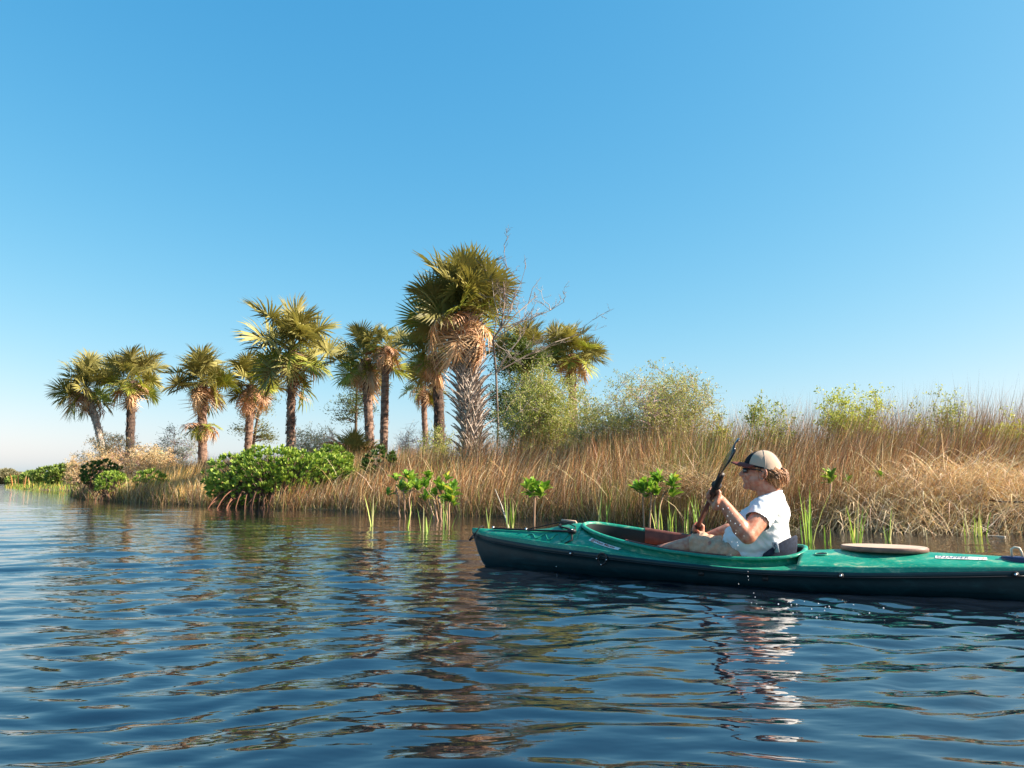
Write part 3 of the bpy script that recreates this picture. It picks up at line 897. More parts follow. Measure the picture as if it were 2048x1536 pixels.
def seedling(x, ytop, ybot_leaf, hw, base_px, label, seed, nros, n_each=11, stems=None, scale=1.0, dY=0):
    """young mangrove: stems rising out of the water, whorls of leaves on top, every leaf a part"""
    r = random.Random(seed)
    b = onwater(*base_px); b.y += dY
    Y = b.y
    t = empty('mangrove_seedling', Vector((b.x, b.y, -.1)), label=label, cat='mangrove', group='young mangroves along the water')
    o0 = Vector((b.x, b.y, -.1))
    cen = at(x, (ytop + ybot_leaf) / 2, Y)
    hz = (ybot_leaf - ytop) / 2 * Y / 1500; hx = hw * Y / 1500
    ns = stems or max(1, nros // 5); scale *= 1.45
    forks = []
    for s in range(ns):
        fx = (s + .5) / ns * 2 - 1
        p = Vector((cen.x + fx * hx * .6, cen.y + r.uniform(-.1, .1), cen.z - hz * .7)) - o0
        st = MB(); st.cur = (.46, .30, .20)
        q0 = Vector((fx * hx * .35, r.uniform(-.08, .08), 0))
        st.tube([q0, q0.lerp(p, .35) + Vector((r.uniform(-.02, .02), 0, 0)), q0.lerp(p, .7) + Vector((r.uniform(-.03, .03), 0, 0)), p], [.015, .014, .012, .010], 6)
        st.build('stem', M_wood, t)
        forks.append(p)
    for k in range(nros):
        a = r.uniform(0, 6.283); rr = math.sqrt(r.random()) if nros > 1 else 0
        c = Vector((cen.x + math.cos(a) * hx * .95 * rr, cen.y + math.sin(a) * min(hx, .3) * rr, cen.z + hz * r.uniform(-1.15, .75) * (1 if nros > 1 else 0) - hz * .15)) - o0
        f = min(forks, key=lambda q: (q - c).length)
        if (f - c).length > .02:
            tw = MB(); tw.cur = (.40, .28, .18); tw.tube([f, f.lerp(c, .5) + Vector((0, 0, -.02)), c], [.007, .006, .005], 5)
            tw.build('twig', M_wood, t)
        ax = Vector((r.gauss(0, .35), r.gauss(-.1, .3), 1)); rs_ = r.uniform(.85, 1.15)
        for d in rosette_dirs(r, ax, n_each):
            o = link('leaf', ML[r.choices([0, 1, 2, 3, 4], [3, 4, 2.5, 1, .35])[0]], t)
            o.location = c; s = scale * rs_ * r.uniform(.7, 1.25); o.scale = (s, s, s)
            orient(o, d, r.uniform(-.4, .4))
seedling(1070, 952, 992, 28, (1068, 1052), 'young mangrove on one thin stem in front of the middle reeds', 301, 8, 11)
seedling(1308, 950, 992, 44, (1300, 1054), 'widest young mangrove, several stems, just left of the paddle', 302, 17, 11, stems=4)
seedling(1655, 948, 972, 15, (1658, 1060), 'small mangrove sprig right behind the paddler in the reeds', 303, 2, 8, stems=1, dY=.2)
seedling(1765, 948, 968, 12, (1766, 1058), 'single bright green whorl of leaves on a bare stalk', 304, 1, 12, stems=1, dY=.2)
seedling(1698, 956, 975, 8, (1700, 1058), 'tiny leaf tuft between the sprig and the single whorl', 305, 1, 6, stems=1, scale=.7, dY=.3)
seedling(808, 945, 986, 34, (800, 1040), 'young mangrove left of the leafier one by the tall water grass', 306, 13, 10, stems=3, dY=.6)
seedling(878, 940, 1004, 46, (880, 1045), 'leafier young mangrove with yellow leaves near the bow end', 307, 24, 10, stems=5, dY=.5)

def mangrove(x, ytop, ybot, hw, Y, label, seed, nros, cols, n_each=9, roots=0, depth=.8, lsz=.095, name='mangrove_bush', blobs=None, group='mangrove bushes on the bank', root_cols=((.30, .13, .08), (.12, .07, .05))):
    r = random.Random(seed); g = np.random.default_rng(seed)
    c = at(x, (ytop + ybot) / 2, Y); base = Vector((c.x, Y, max(-.05, min(gz(c.x, Y), .5))))
    t = empty(name, base, label=label, cat='mangrove', group=group)
    hx = hw * Y / 1500; hz = (ybot - ytop) / 2 * Y / 1500; hy = hx * depth
    cc = c - base
    P = []; D = []; K = []
    br = MB(); br.cur = (.20, .14, .10)
    for i in range(nros):
        a = r.uniform(0, 6.283); z = r.uniform(-.9, 1); q = math.sqrt(1 - z * z); rr = r.uniform(.62, 1.0) ** .5
        bump = 1 + .16 * noise.noise(Vector((math.cos(a) * 2.2, z * 2.2, seed)))
        p = Vector((math.cos(a) * q * hx, math.sin(a) * q * hy, z * hz)) * rr * bump
        if blobs:
            bb = r.choice(blobs); p = Vector((bb[0] * hx + p.x * bb[2], p.y * bb[2], bb[1] * hz + p.z * bb[2]))
        p = cc + p
        if i % 3 == 0:
            s0 = Vector((cc.x * .5 + (p.x) * .3, p.y * .3, max(.0, p.z * .3)))
            br.tube([s0, s0.lerp(p, .5) + Vector((0, 0, -.05)), p], [.02, .013, .006], 3, cap=False)
        ax = Vector((p.x - cc.x, p.y - cc.y, (p.z - cc.z) + hz * .9)).normalized() + Vector((r.gauss(0, .3), r.gauss(0, .3), .5))
        shade = r.random()
        for d in rosette_dirs(r, ax, n_each):
            P.append(p); D.append(d); K.append(min(1, max(0, shade * .35 + r.uniform(-.1, .75))))
    br.build('branches', M_wood, t, smooth=False)
    P = np.array(P); D = np.array(D); K = np.array(K)[:, None]; n = len(P)
    sz = lsz * g.uniform(.75, 1.4, n)
    V, F, cl = cards(P, D, sz, sz * .42, np.array(cols[0]) * (1 - K) + np.array(cols[1]) * K, g)
    o = link('foliage', mesh_np('foliage', V, [F], M_leaf, col=cl, smooth=False), t); o['kind'] = 'stuff'
    for i in range(roots):
        rt = MB(); k = r.random(); rt.cur = tuple(a * k + b_ * (1 - k) for a, b_ in zip(*root_cols))
        sx = r.uniform(-.85, .85) * hx; p0 = Vector((sx * .8, r.uniform(-.5, .2) * hy, cc.z - hz * r.uniform(.2, .7)))
        p2 = Vector((sx * 1.05 + r.uniform(-.35, .35), -hy * r.uniform(.55, 1.1), -base.z - .15))
        p1 = Vector(((p0.x + p2.x * 2) / 3, p2.y * .85, p0.z * .9))
        rt.tube(bezier(p0, p1, p2, 7), [.016, .015, .014, .014, .013, .012, .012], 5)
        rt.build('prop_root', M_wood, t)
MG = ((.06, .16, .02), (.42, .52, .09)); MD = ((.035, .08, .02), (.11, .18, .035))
mangrove(548, 892, 1014, 122, 17.6, 'largest mangrove bush with arching red prop roots in the water', 401, 1400, MG, roots=42, depth=.5, blobs=[(-.45, .05, .74), (.05, .15, .8), (.5, .1, .72), (-.7, -.35, .42), (.78, .25, .45), (-.3, -.4, .62), (.35, -.4, .6), (-.1, .35, .62)])
mangrove(662, 892, 985, 48, 18.6, 'mangrove bush joined to the right end of the largest one', 402, 260, MG, roots=8, depth=.8)
mangrove(222, 945, 990, 32, 23.6, 'round bright mangrove bush nearest the left tip of the bank', 403, 130, MG, roots=12, depth=.7)
mangrove(300, 942, 988, 34, 22.8, 'bright mangrove bush in front of the golden grass', 404, 120, MG, roots=6, depth=.6)
mangrove(203, 922, 975, 40, 25.6, 'dark green mangrove bush behind the round bright one', 405, 220, MD, roots=4, depth=.8)
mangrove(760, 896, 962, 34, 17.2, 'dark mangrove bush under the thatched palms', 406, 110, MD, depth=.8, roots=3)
HB = ((.07, .13, .025), (.30, .38, .08))
mangrove(128, 930, 975, 32, 56, 'tallest far shore bush, beside the tip of the bank', 411, 320, HB, lsz=.24, depth=.9, group='bushes on the far left shore')
mangrove(98, 936, 975, 30, 62, 'middle bush of the far shore hedge', 412, 320, HB, lsz=.24, depth=.9, group='bushes on the far left shore')
mangrove(68, 944, 975, 27, 69, 'low far shore bush with dark shaded foot', 413, 300, HB, lsz=.24, depth=.9, group='bushes on the far left shore')
mangrove(40, 953, 973, 24, 82, 'smallest and leftmost bush of the far shore hedge', 414, 220, HB, lsz=.26, depth=.9, group='bushes on the far left shore')
FT = ((.17, .17, .09), (.30, .27, .16))
mangrove(12, 943, 972, 26, 190, 'round grey-green tree at the left edge on the horizon', 421, 300, FT, lsz=.9, depth=.9, name='far_tree', group='trees on the horizon')
mangrove(40, 950, 972, 20, 200, 'lower far tree right of the round horizon tree', 422, 240, FT, lsz=.9, depth=.9, name='far_tree', group='trees on the horizon')

# ------------------------------------------------------------------ green water grass clumps, sticks
def strap_leaf(seed, c):
    r = random.Random(seed); mb = MB(); bend = r.uniform(.03, .22); w = .007
    rows = []
    for t, ww in ((0, .9), (.3, 1), (.6, .85), (.85, .5), (1, .05)):
        mb.cur = tuple(min(1, a * (1 + .35 * (t > .8))) for a in c)
        rows.append([(bend * t * t - .0, -w * ww, t), (bend * t * t + .003, 0, t + .0), (bend * t * t, w * ww, t)])
    mb.grid(rows)
    return mb.mesh('blade', M_leaf, smooth=False)
GB = [strap_leaf(i, c) for i, c in enumerate([(.16, .27, .04), (.24, .36, .06), (.38, .44, .12), (.13, .22, .04), (.46, .42, .20)])]
def clump(x, y, ytop, n, sp, label, seed, dry=.2):
    r = random.Random(seed); b = onwater(x, y); t = empty('water_grass', (b.x, b.y, -.12), label=label, cat='grass clump', group='green grass clumps standing in the water')
    h = at(x, ytop, b.y).z + .12
    for i in range(n):
        o = link('blade', GB[4] if r.random() < dry else r.choice(GB[:4]), t)
        o.location = (r.uniform(-sp, sp), r.uniform(-sp, sp) * .6, 0)
        s = h * (1 if i == 0 else r.uniform(.5, .98)); o.scale = (s, 1.0 * r.uniform(.8, 1.3), s)
        o.rotation_euler = (r.gauss(0, .08), r.gauss(0, .10), r.uniform(0, 6.28))
clump(748, 1052, 985, 5, .05, 'thin pale grass blades in the water, farthest left clump', 501, .6)
clump(813, 1056, 998, 4, .03, 'narrow upright green clump below the left young mangrove', 502)
clump(850, 1064, 1008, 6, .05, 'sparse green clump in front of the leafier mangrove', 503)
clump(893, 1056, 988, 7, .05, 'green clump touching the leafier mangrove stems', 504)
clump(981, 1056, 1000, 3, .02, 'single green spear standing beside the kayak bow', 505, 0)
clump(1022, 1056, 972, 7, .06, 'green and straw blades between bow and middle seedling', 506, .4)
clump(1342, 1056, 992, 14, .22, 'wide green clump behind the cockpit', 507, .3)
clump(1395, 1058, 978, 8, .05, 'bright green blades left behind the paddle shaft', 508, .1)
clump(1205, 1050, 965, 8, .10, 'thin yellowish blades against the reeds above the bow', 509, .5)
clump(1616, 1086, 958, 9, .05, 'tallest bright green clump right behind the back of the paddler', 510, .1)
clump(1655, 1086, 1050, 3, .03, 'short green spears above the rear deck', 511, 0)
clump(1713, 1088, 1000, 7, .04, 'bright green fan-shaped clump behind the oval hatch', 512, .1)
clump(1700, 1080, 1010, 6, .04, 'yellowish clump touching the fan-shaped one', 513, .6)
clump(1780, 1080, 1010, 5, .03, 'narrow green clump behind the hatch end', 514, .2)
clump(1948, 1072, 1005, 12, .10, 'thin green clump near the right edge by the waterline', 515, .3)

def stick(pts, rad, label, col=(.34, .27, .22)):
    mb = MB(); mb.cur = col; p = [Vector(q) for q in pts]
    c = p[0].copy(); mb.tube([q - c for q in p], [rad * (1 - .6 * i / (len(p) - 1)) for i in range(len(p))], 5)
    o = mb.build('stick', M_wood); o.location = c; tag(o, label=label, cat='stick', group='dead sticks at the water edge')
stick([onwater(1020, 1056) + Vector((0, 0, -.05)), at(1003, 1010, 11.0), at(990, 978, 11.4)], .012, 'pale dead stalk leaning left beside the bow', (.6, .52, .4))
stick([onwater(1885, 1062), at(1835, 1030, 9.3), at(1808, 1008, 9.6)], .010, 'thin dead stick slanting out of the dark hollow')
stick([at(2047, 1004, 9.0), at(2000, 1003, 9.1), at(1965, 999, 9.2)], .012, 'dark level stick at the right edge under the thatch', (.08, .06, .05))
stick([onwater(2010, 1074), at(1960, 1071, 8.75), at(1930, 1069, 8.9)], .012, 'pale stick lying just above the water at right', (.55, .48, .4))
stick([onwater(1955, 1072), at(1985, 1048, 8.8), at(2015, 1015, 9.2)], .009, 'grey stick rising right from the waterline')
stick([onwater(450, 1010), at(438, 1000, 18.0), at(425, 985, 18.3)], .03, 'dark bare root leaning left of the largest mangrove', (.10, .07, .05))
stick([onwater(436, 1012), at(452, 998, 17.6), at(470, 980, 17.9)], .03, 'dark root crossing the left mangrove roots', (.10, .07, .05))
# ------------------------------------------------------------------ kayak
KF = dict(loc=tuple(KO), rz=KA)
def smooth_interp(xs, ys, k=.05):
    o = np.argsort(xs); xs = np.array(xs, float)[o]; ys = np.array(ys, float)[o]
    # monotone cubic (Fritsch-Carlson)
    h = np.diff(xs); dl = np.diff(ys) / h
    m = np.zeros_like(ys); m[0] = dl[0]; m[-1] = dl[-1]
    for i in range(1, len(xs) - 1):
        m[i] = 0 if dl[i - 1] * dl[i] <= 0 else 2 * dl[i - 1] * dl[i] / (dl[i - 1] + dl[i])
    def f(x):
        x = min(max(x, xs[0]), xs[-1]); i = min(len(xs) - 2, max(0, int(np.searchsorted(xs, x) - 1)))
        t = (x - xs[i]) / h[i]
        return float((2 * t ** 3 - 3 * t ** 2 + 1) * ys[i] + (t ** 3 - 2 * t ** 2 + t) * h[i] * m[i] + (-2 * t ** 3 + 3 * t ** 2) * ys[i + 1] + (t ** 3 - t ** 2) * h[i] * m[i + 1])
    return f
k_beam = smooth_interp([-1.75, -1.6, -1.26, -.83, -.46, .06, .51, 1.02, 1.41, 1.8, 1.98, 2.06, 2.11, 2.14], [.004, .05, .15, .235, .285, .31, .298, .245, .18, .098, .058, .036, .02, .006])
k_seam = smooth_interp([-1.75, -1.26, -.83, -.46, .06, .51, 1.02, 1.41, 1.98, 2.14], [.19, .155, .13, .113, .105, .122, .146, .163, .208, .232])
k_keel = smooth_interp([-1.75, -1.65, -1.5, -1.2, 0, 1.5, 1.85, 1.97, 2.04, 2.09, 2.12, 2.14], [.17, .04, -.03, -.07, -.09, -.085, -.065, -.04, .0, .09, .17, .225])
k_ridge = smooth_interp([-1.75, -1.4, -1.1, -.8, -.45, -.19, 0, .9, 1.21, 1.25, 1.38, 1.575, 1.9, 2.14], [.205, .205, .212, .216, .214, .200, .2, .28, .315, .322, .303, .270, .259, .262])
k_coam = smooth_interp([-.19, -.09, .13, .32, .57, .8, 1.02, 1.22], [.198, .186, .180, .186, .206, .236, .272, .314])
K_TILT = .13   # the boat heels a little towards the near side
CC, CL, CW, CE = .515, .705, .215, 2.25
def k_ce(dx): return CE if dx >= 0 else 3.5
def k_cw(x):
    q = abs(x - CC) / CL
    e = k_ce(x - CC)
    return 0.0 if q >= 1 else CW * (1 - q ** e) ** (1 / e)
def k_inner(x):
    if k_cw(x) <= 0: return k_ridge(x)
    return k_coam(x) - .048 + .03 * max(0, (x - .9) / .32) ** 2
def deck(x, v, side=1, off=0.0):
    b = k_beam(x); c = k_cw(x); zs = k_seam(x); zt = k_inner(x) - K_TILT * side * c; H = zt - zs
    h = min(.034, .38 * H); w = b - c
    kn = [0, .08, .13, .18, .24, 1]
    fn = [0, .02, .05, .10, .13, 1]
    if v <= .24:
        n = np.interp(v, kn, fn); z = np.interp(v, kn, [0, h * .8, h, h * .86, h * 1.06, 1])
    else:
        t = (v - .24) / .76; n = .13 + .87 * t
        z = h * 1.06 + (H - h * 1.06) * math.sin(t * math.pi / 2) ** .9
    return Vector((x, side * (b - w * n), zs + z + off))
def hull(x, w, side=1, off=0.0):
    b = k_beam(x); zs = k_seam(x); zk = k_keel(x)
    n = np.interp(w, [0, .03, .12, .16, .4, .62, .8, .92, 1], [1, 1.035, 1.04, .985, .955, .86, .66, .38, 0])
    return Vector((x, side * (b * n + off), zs + (zk - zs) * w))

def hull_mat(name, c1, c2, dirt, rough=.38):
    m, nt, b, o = newmat(name)
    tc = N(nt, 'ShaderNodeTexCoord'); mp = N(nt, 'ShaderNodeMapping'); mp.inputs['Scale'].default_value = (1, 2, 2.4)
    nt.links.new(tc.outputs['Object'], mp.inputs[0])
    nz = N(nt, 'ShaderNodeTexNoise', Scale=7.0, Detail=8.0, Roughness=.72, Distortion=.6); nt.links.new(mp.outputs[0], nz.inputs['Vector'])
    cr = N(nt, 'ShaderNodeValToRGB'); e = cr.color_ramp.elements
    e[0].position = .42; e[0].color = (*c1, 1); e[1].position = .68; e[1].color = (*dirt, 1)
    x = e.new(.56); x.color = (*c2, 1)
    nt.links.new(nz.outputs['Fac'], cr.inputs[0])
    # fine scratches
    mp2 = N(nt, 'ShaderNodeMapping'); mp2.inputs['Scale'].default_value = (6, 60, 60); nt.links.new(tc.outputs['Object'], mp2.inputs[0])
    n2 = N(nt, 'ShaderNodeTexNoise', Scale=5.0, Detail=3.0); nt.links.new(mp2.outputs[0], n2.inputs['Vector'])
    mr = N(nt, 'ShaderNodeMapRange'); mr.inputs[1].default_value = .58; mr.inputs[2].default_value = .72; mr.inputs[4].default_value = .5
    nt.links.new(n2.outputs['Fac'], mr.inputs[0])
    mx = N(nt, 'ShaderNodeMix', data_type='RGBA'); mx.inputs[7].default_value = (*dirt, 1)
    nt.links.new(mr.outputs[0], mx.inputs[0]); nt.links.new(cr.outputs[0], mx.inputs[6]); nt.links.new(mx.outputs[2], b.inputs['Base Color'])
    b.inputs['Roughness'].default_value = rough; b.inputs['Specular IOR Level'].default_value = .4
    bp = N(nt, 'ShaderNodeBump', Strength=.12, Distance=.004); nt.links.new(nz.outputs['Fac'], bp.inputs['Height']); nt.links.new(bp.outputs[0], b.inputs['Normal'])
    return m
M_deck = hull_mat('teal_plastic', (.002, .19, .125), (.014, .25, .165), (.34, .42, .27))
M_hull = hull_mat('teal_plastic_shaded', (.001, .014, .018), (.002, .019, .024), (.006, .035, .04), .4)  # deck plastic again, with the hull's shade put into a darker colour
M_blk = plain('black_rubber', (.012, .012, .014), .5, .4)
M_cord = plain('black_cord', (.02, .02, .022), .7, .2)
M_chrome = plain('bolt_metal', (.6, .6, .6), .25, .5, metal=1)
M_inner = plain('cockpit_floor_and_shade', (.012, .02, .02), .6, .3)  # floor colour; inside the coaming its dark tone stands in for shade
M_pad = plain('maroon_pad', (.15, .05, .035), .55, .35, noise_amt=.4, nscale=30)
M_white = plain('sticker_white', (.78, .78, .76), .5, .3)
M_red = plain('sticker_red', (.35, .05, .03), .5, .3)
M_navy = plain('sticker_navy', (.03, .05, .10), .5, .3)
M_seat = plain('seat_fabric', (.025, .034, .058), .85, .15, noise_amt=.5, nscale=45, bump=.4, bscale=300)
M_tag = plain('seat_tag', (.32, .36, .42), .7, .2)
M_hatch = plain('hatch_lid', (.60, .43, .31), .35, .4, noise_amt=.15, nscale=10)
M_hatchrim = plain('hatch_rim', (.24, .13, .10), .5, .4, noise_amt=.5, nscale=25)
M_lens = plain('sunglass_lens', (.01, .01, .015), .08, .7)

def build_kayak():
    K = empty('kayak', KO, KA, label='weathered teal green touring kayak with shade-darkened hull, one paddler aboard', cat='kayak')
    xs = sorted(set(list(np.linspace(-1.75, 2.14, 130)) + list(CC + CL * np.cos(np.linspace(0, math.pi, 90)))))
    mb = MB()
    vs = [0, .04, .08, .105, .13, .155, .18, .21, .24, .3, .38, .46, .54, .62, .7, .78, .86, .93, 1]
    for s in (1, -1):
        rows = [[deck(x, v, s) for v in vs] for x in xs]
        mb.grid(rows)
    mb.build('deck', M_deck, K)
    mb = MB(); ws = [0, .03, .07, .12, .14, .16, .25, .33, .4, .5, .62, .72, .8, .87, .92, .97, 1]
    for s in (1, -1): mb.grid([[hull(x, w, s) for w in ws] for x in xs])
    mb.build('hull', M_hull, K)
    # cockpit floor
    mb = MB(); mb.grid([[Vector((x, k_beam(x) * .93 * u, .03)) for u in (-1, -.5, 0, .5, 1)] for x in np.linspace(-1.2, 1.75, 24)])
    mb.build('cockpit_floor', M_inner, K)
    # coaming
    def outline(th, off=0):
        c, s = math.cos(th), math.sin(th); CE = k_ce(c)
        p = Vector((CC + CL * math.copysign(abs(c) ** (2 / CE), c), CW * math.copysign(abs(s) ** (2 / CE), s), 0))
        nn = Vector((math.copysign(abs(c) ** (2 - 2 / CE), c) / CL, math.copysign(abs(s) ** (2 - 2 / CE), s) / CW, 0)).normalized()
        x = p.x; p = p + nn * off
        p.z = k_coam(x) - K_TILT * p.y
        return p
    sec = [(-.004, -.06), (-.006, -.03), (.002, -.006), (.019, -.008), (.023, -.002), (.021, .008), (.010, .012), (-.002, .010), (-.006, .0), (-.006, -.006)]
    mb = MB(); rows = []
    for i in range(120):
        th = 2 * math.pi * i / 120
        rows.append([outline(th, a) + Vector((0, 0, z)) for a, z in sec])
    rows.append(rows[0]); mb.grid(rows); mb.build('coaming', M_deck, K)
    mb = MB(); rows = [[outline(2 * math.pi * i / 120, a) + Vector((0, 0, z)) for a, z in ((-.006, -.004), (-.009, -.03), (-.006, -.075), (.0, -.12))] for i in range(121)]
    mb.grid(rows); mb.build('coaming_inner_shade', M_inner, K)  # dark sheet added for the shade on the inner coaming wall
    # thigh pads on the coaming
    for s in (-1, 1):
        mb = MB(); rows = []
        for i in range(22):
            x0 = .22 + (.86 - .22) * i / 21
            th = math.acos(max(-1, min(1, math.copysign(abs((x0 - CC) / CL) ** (k_ce(x0 - CC) / 2), x0 - CC)))) * s
            rows.append([outline(th, a) + Vector((0, 0, z)) for a, z in ([(.026, -.012), (.028, .006), (.016, .018)] if s < 0 else [(.008, .0125), (.008, .0145), (.006, .0165)]) + [(-.004, .017), (-.012, .006), (-.016, -.03), (-.03, -.075), (-.02, -.08)]])
        mb.grid(rows); mb.build('thigh_pad', M_pad, K)
    # seat
    mb = MB(); rows = []
    for u in np.linspace(-1, 1, 13):
        rows.append([Vector((x, u * .19, .05 + .05 * u * u + dz)) for x, dz in [(-.15, .02), (-.05, 0), (.1, .0), (.25, .02), (.36, .05), (.38, .03)]])
    mb.grid(rows); mb.build('seat_pan', M_seat, K)
    mb = MB(); out = []
    for ph in np.linspace(-80, 80, 25):
        a = math.radians(ph); w = 1 - math.cos(a)
        x = -.118 + w * .20; y = .170 * math.sin(a); zt = .286 - .13 * w ** 1.2; lean = .035
        r_ = []
        for t, th in ((0, 0), (.35, .012), (.7, .014), (.95, .008), (1, 0)):
            z = .06 + (zt - .06) * t
            r_.append(Vector((x - lean * t - th * math.cos(a), y + th * math.sin(a) * 1.2, z)))
        for t, th in ((.95, .022), (.6, .026), (.3, .024), (0, .02)):
            z = .06 + (zt - .06) * t
            r_.append(Vector((x - lean * t + th * math.cos(a), y - th * math.sin(a) * 1.2, z)))
        out.append(r_)
    mb.grid(out, closed=True); mb.face(*range(9)); mb.face(*range(len(mb.v) - 9, len(mb.v))[::-1])
    sb = mb.build('seat_back', M_seat, K)
    mb = MB(); mb.box((-.060, .160, .222), (.036, .004, .06), Matrix.Rotation(math.radians(-22), 3, 'Z') @ Matrix.Rotation(.15, 3, 'Y')); mb.build('strap_tag', M_tag, sb)
    mb = MB(); mb.tube([(-.060 + dx, .1635, .222 + dz) for dx, dz in ((-.008, -.02), (-.008, .012), (.002, .022), (.009, .008), (-.003, .0), (.009, -.02))], .0022, 4); mb.build('tag_mark', M_blk, sb)
    # oval rear hatch
    mb = MB(); hz = k_ridge(-.625) - .006; hx, hy = .222, .135; prof = [(1.0, 0), (1.03, .005), (1.03, .022), (1.0, .027)]
    rows = [[Vector((-.625 + hx * q * math.cos(a), hy * q * math.sin(a), hz + z + .004)) for a in [2 * math.pi * i / 48 for i in range(48)]] for q, z in prof]
    mb.grid(rows, closed=True); h = mb.build('hatch_rim', M_hatchrim, K)
    mb = MB(); rows = [[Vector((-.625 + hx * q * math.cos(a), hy * q * math.sin(a), hz + z + .004)) for a in [2 * math.pi * i / 48 for i in range(48)]] for q, z in [(1.0, .027), (.97, .029), (.9, .027), (.5, .029), (.02, .030)]]
    ids = mb.grid(rows, closed=True); mb.face(*ids[-1]); mb.build('hatch_lid', M_hatch, K)
    # rod holder recess beside the seat
    def ring_on_deck(x, v, rx, ry, name, mat, rr=.004, lift=.004, fill=True):
        c = deck(x, v); tx = (deck(x + .01, v) - c).normalized(); ty = (deck(x, v + .03) - c).normalized(); nn = ty.cross(tx).normalized()
        if nn.z < 0: nn = -nn
        if fill:
            m2 = MB(); m2.face(*[m2.vert(c + tx * rx * math.cos(a) + ty * ry * math.sin(a) + nn * lift) for a in [2 * math.pi * i / 24 for i in range(24)]]); m2.build(name, mat, K)
        m2 = MB(); m2.tube([c + tx * rx * math.cos(a) + ty * ry * math.sin(a) + nn * lift for a in [2 * math.pi * i / 24 for i in range(25)]], rr, 6, cap=False); m2.build(name + '_rim', M_blk if not fill else M_deck, K)
    ring_on_deck(-.305, .62, .035, .022, 'rod_holder', M_blk, .004, .003)
    # hull hardware: seam bolts and carry ring
    def bolt(p, nrm, par, r=.008, ring=True):
        nrm = Vector(nrm).normalized()
        if ring:
            m2 = MB(); m2.tube([p - nrm * .004, p + nrm * .006], r * 2.0, 12); m2.build('washer', M_blk, par)
        m2 = MB(); m2.tube([p, p + nrm * .010, p + nrm * .013], [r, r * .9, r * .4], 8); m2.build('bolt', M_chrome, par)
    for x in (1.235, -.42, -1.235, .07 - .9): 
        if x == .07 - .9: continue
        bolt(hull(x, .09) + Vector((0, .004, 0)), (0, 1, .1), K)
    bolt(hull(1.36, .5) + Vector((0, .0, 0)), (.1, 1, 0), K, .005, False)
    c = hull(.995, .11) + Vector((0, .012, -.005))
    m2 = MB(); m2.tube([c + Vector((math.cos(a) * .030, .004 * math.sin(a * 2), math.sin(a) * .034)) for a in [2 * math.pi * i / 24 for i in range(25)]], .007, 8, cap=False); rg = m2.build('carry_ring', M_blk, K)
    for dx, dz in ((.032, 0), (-.034, -.004), (.002, -.036)): bolt(c + Vector((dx, .004, dz)), (0, 1, 0), rg, .005)
    # near-side moulded seam strip
    for w in (.125,):
        m2 = MB(); m2.tube([hull(x, w, 1, .004) for x in np.linspace(1.95, -1.3, 60)], .0035, 5); m2.build('rub_strip', M_blk, K)
    for x in (.35, -.02): 
        m2 = MB(); m2.box(hull(x, .26, 1, .002), (.03, .008, .024)); m2.build('side_clip', M_blk, K)
    # bow grab handle and cord
    m2 = MB(); m2.tube([Vector((2.10, .052, .205)), Vector((2.135, .05, .175))], [.011, .009], 8); m2.build('bow_toggle', M_blk, K)
    m2 = MB(); m2.tube([Vector((2.10, .05, .205)), Vector((2.075, .055, .235)), Vector((2.06, .03, .272)), Vector((2.05, 0, .278)), Vector((2.06, -.03, .27)), Vector((2.1, -.03, .22))], .0045, 6); m2.build('bow_cord', M_cord, K)
    dl = [deck(x, v, 1, .010) for x, v in ((1.95, .75), (1.82, .72), (1.66, .66), (1.50, .58), (1.38, .52), (1.27, .48))]
    m2 = MB(); m2.tube(dl, .007, 7); m2.build('deck_line', M_cord, K)
    m2 = MB(); m2.tube([deck(1.66, .66, 1, .012), deck(1.55, .85, 1, .022), deck(1.42, .97, 1, .026), deck(1.385, .93, 1, .02), deck(1.31, .70, 1, .02), deck(1.26, .62, 1, .014), deck(1.25, .52, 1, .012)], .004, 6); m2.build('bungee', M_cord, K)
    m2 = MB(); m2.tube([deck(1.40, .93, 1, .012), deck(1.405, .80, 1, .010), deck(1.37, .66, 1, .012), deck(1.30, .56, 1, .012)], .007, 6); m2.build('bungee_loop', M_cord, K)
    for x, v in ((1.66, .66), (1.95, .76)):
        p = deck(x, v, 1, .008); m2 = MB(); m2.tube([p, p + Vector((0, .004, .016))], [.011, .006], 8); m2.build('deck_eyelet', M_chrome, K)
    p = deck(1.27, .48, 1, .0); m2 = MB(); m2.box(p + Vector((0, .004, .012)), (.055, .03, .024), Matrix.Rotation(.5, 3, 'X')); cl = m2.build('cleat', M_blk, K)
    bolt(p + Vector((-.008, .012, .02)), (0, .7, .7), cl, .006, False)
    m2 = MB(); m2.tube([deck(1.27, .46, 1, .01), deck(1.25, .3, 1, .006), deck(1.30, .16, 1, .004)], [.008, .007, .004], 6); m2.build('cleat_tail', M_cord, K)
    # wavy moulded finger ridges on the foredeck
    m2 = MB(); m2.tube([deck(1.62 - .016 * i, .36 + .10 * math.sin(i * .95), 1, .003) for i in range(22)], .004, 5); m2.build('moulded_ridge', M_deck, K)
    # deck mounted black holder on the far side of the bow
    m2 = MB(); q = Vector((1.43, -.16, .27)); a = [q + Vector(v) for v in ((.09, -.03, -.02), (.09, .03, -.02), (-.04, .03, 0), (-.04, -.03, 0), (.045, -.025, .055), (.045, .025, .055), (-.055, .025, .045), (-.055, -.025, .045))]
    ii = [m2.vert(p_) for p_ in a]
    for f in ((0, 1, 2, 3), (4, 7, 6, 5), (0, 4, 5, 1), (1, 5, 6, 2), (2, 6, 7, 3), (3, 7, 4, 0)): m2.face(*[ii[j] for j in f])
    hb = m2.build('deck_mount', M_blk, K, smooth=False)
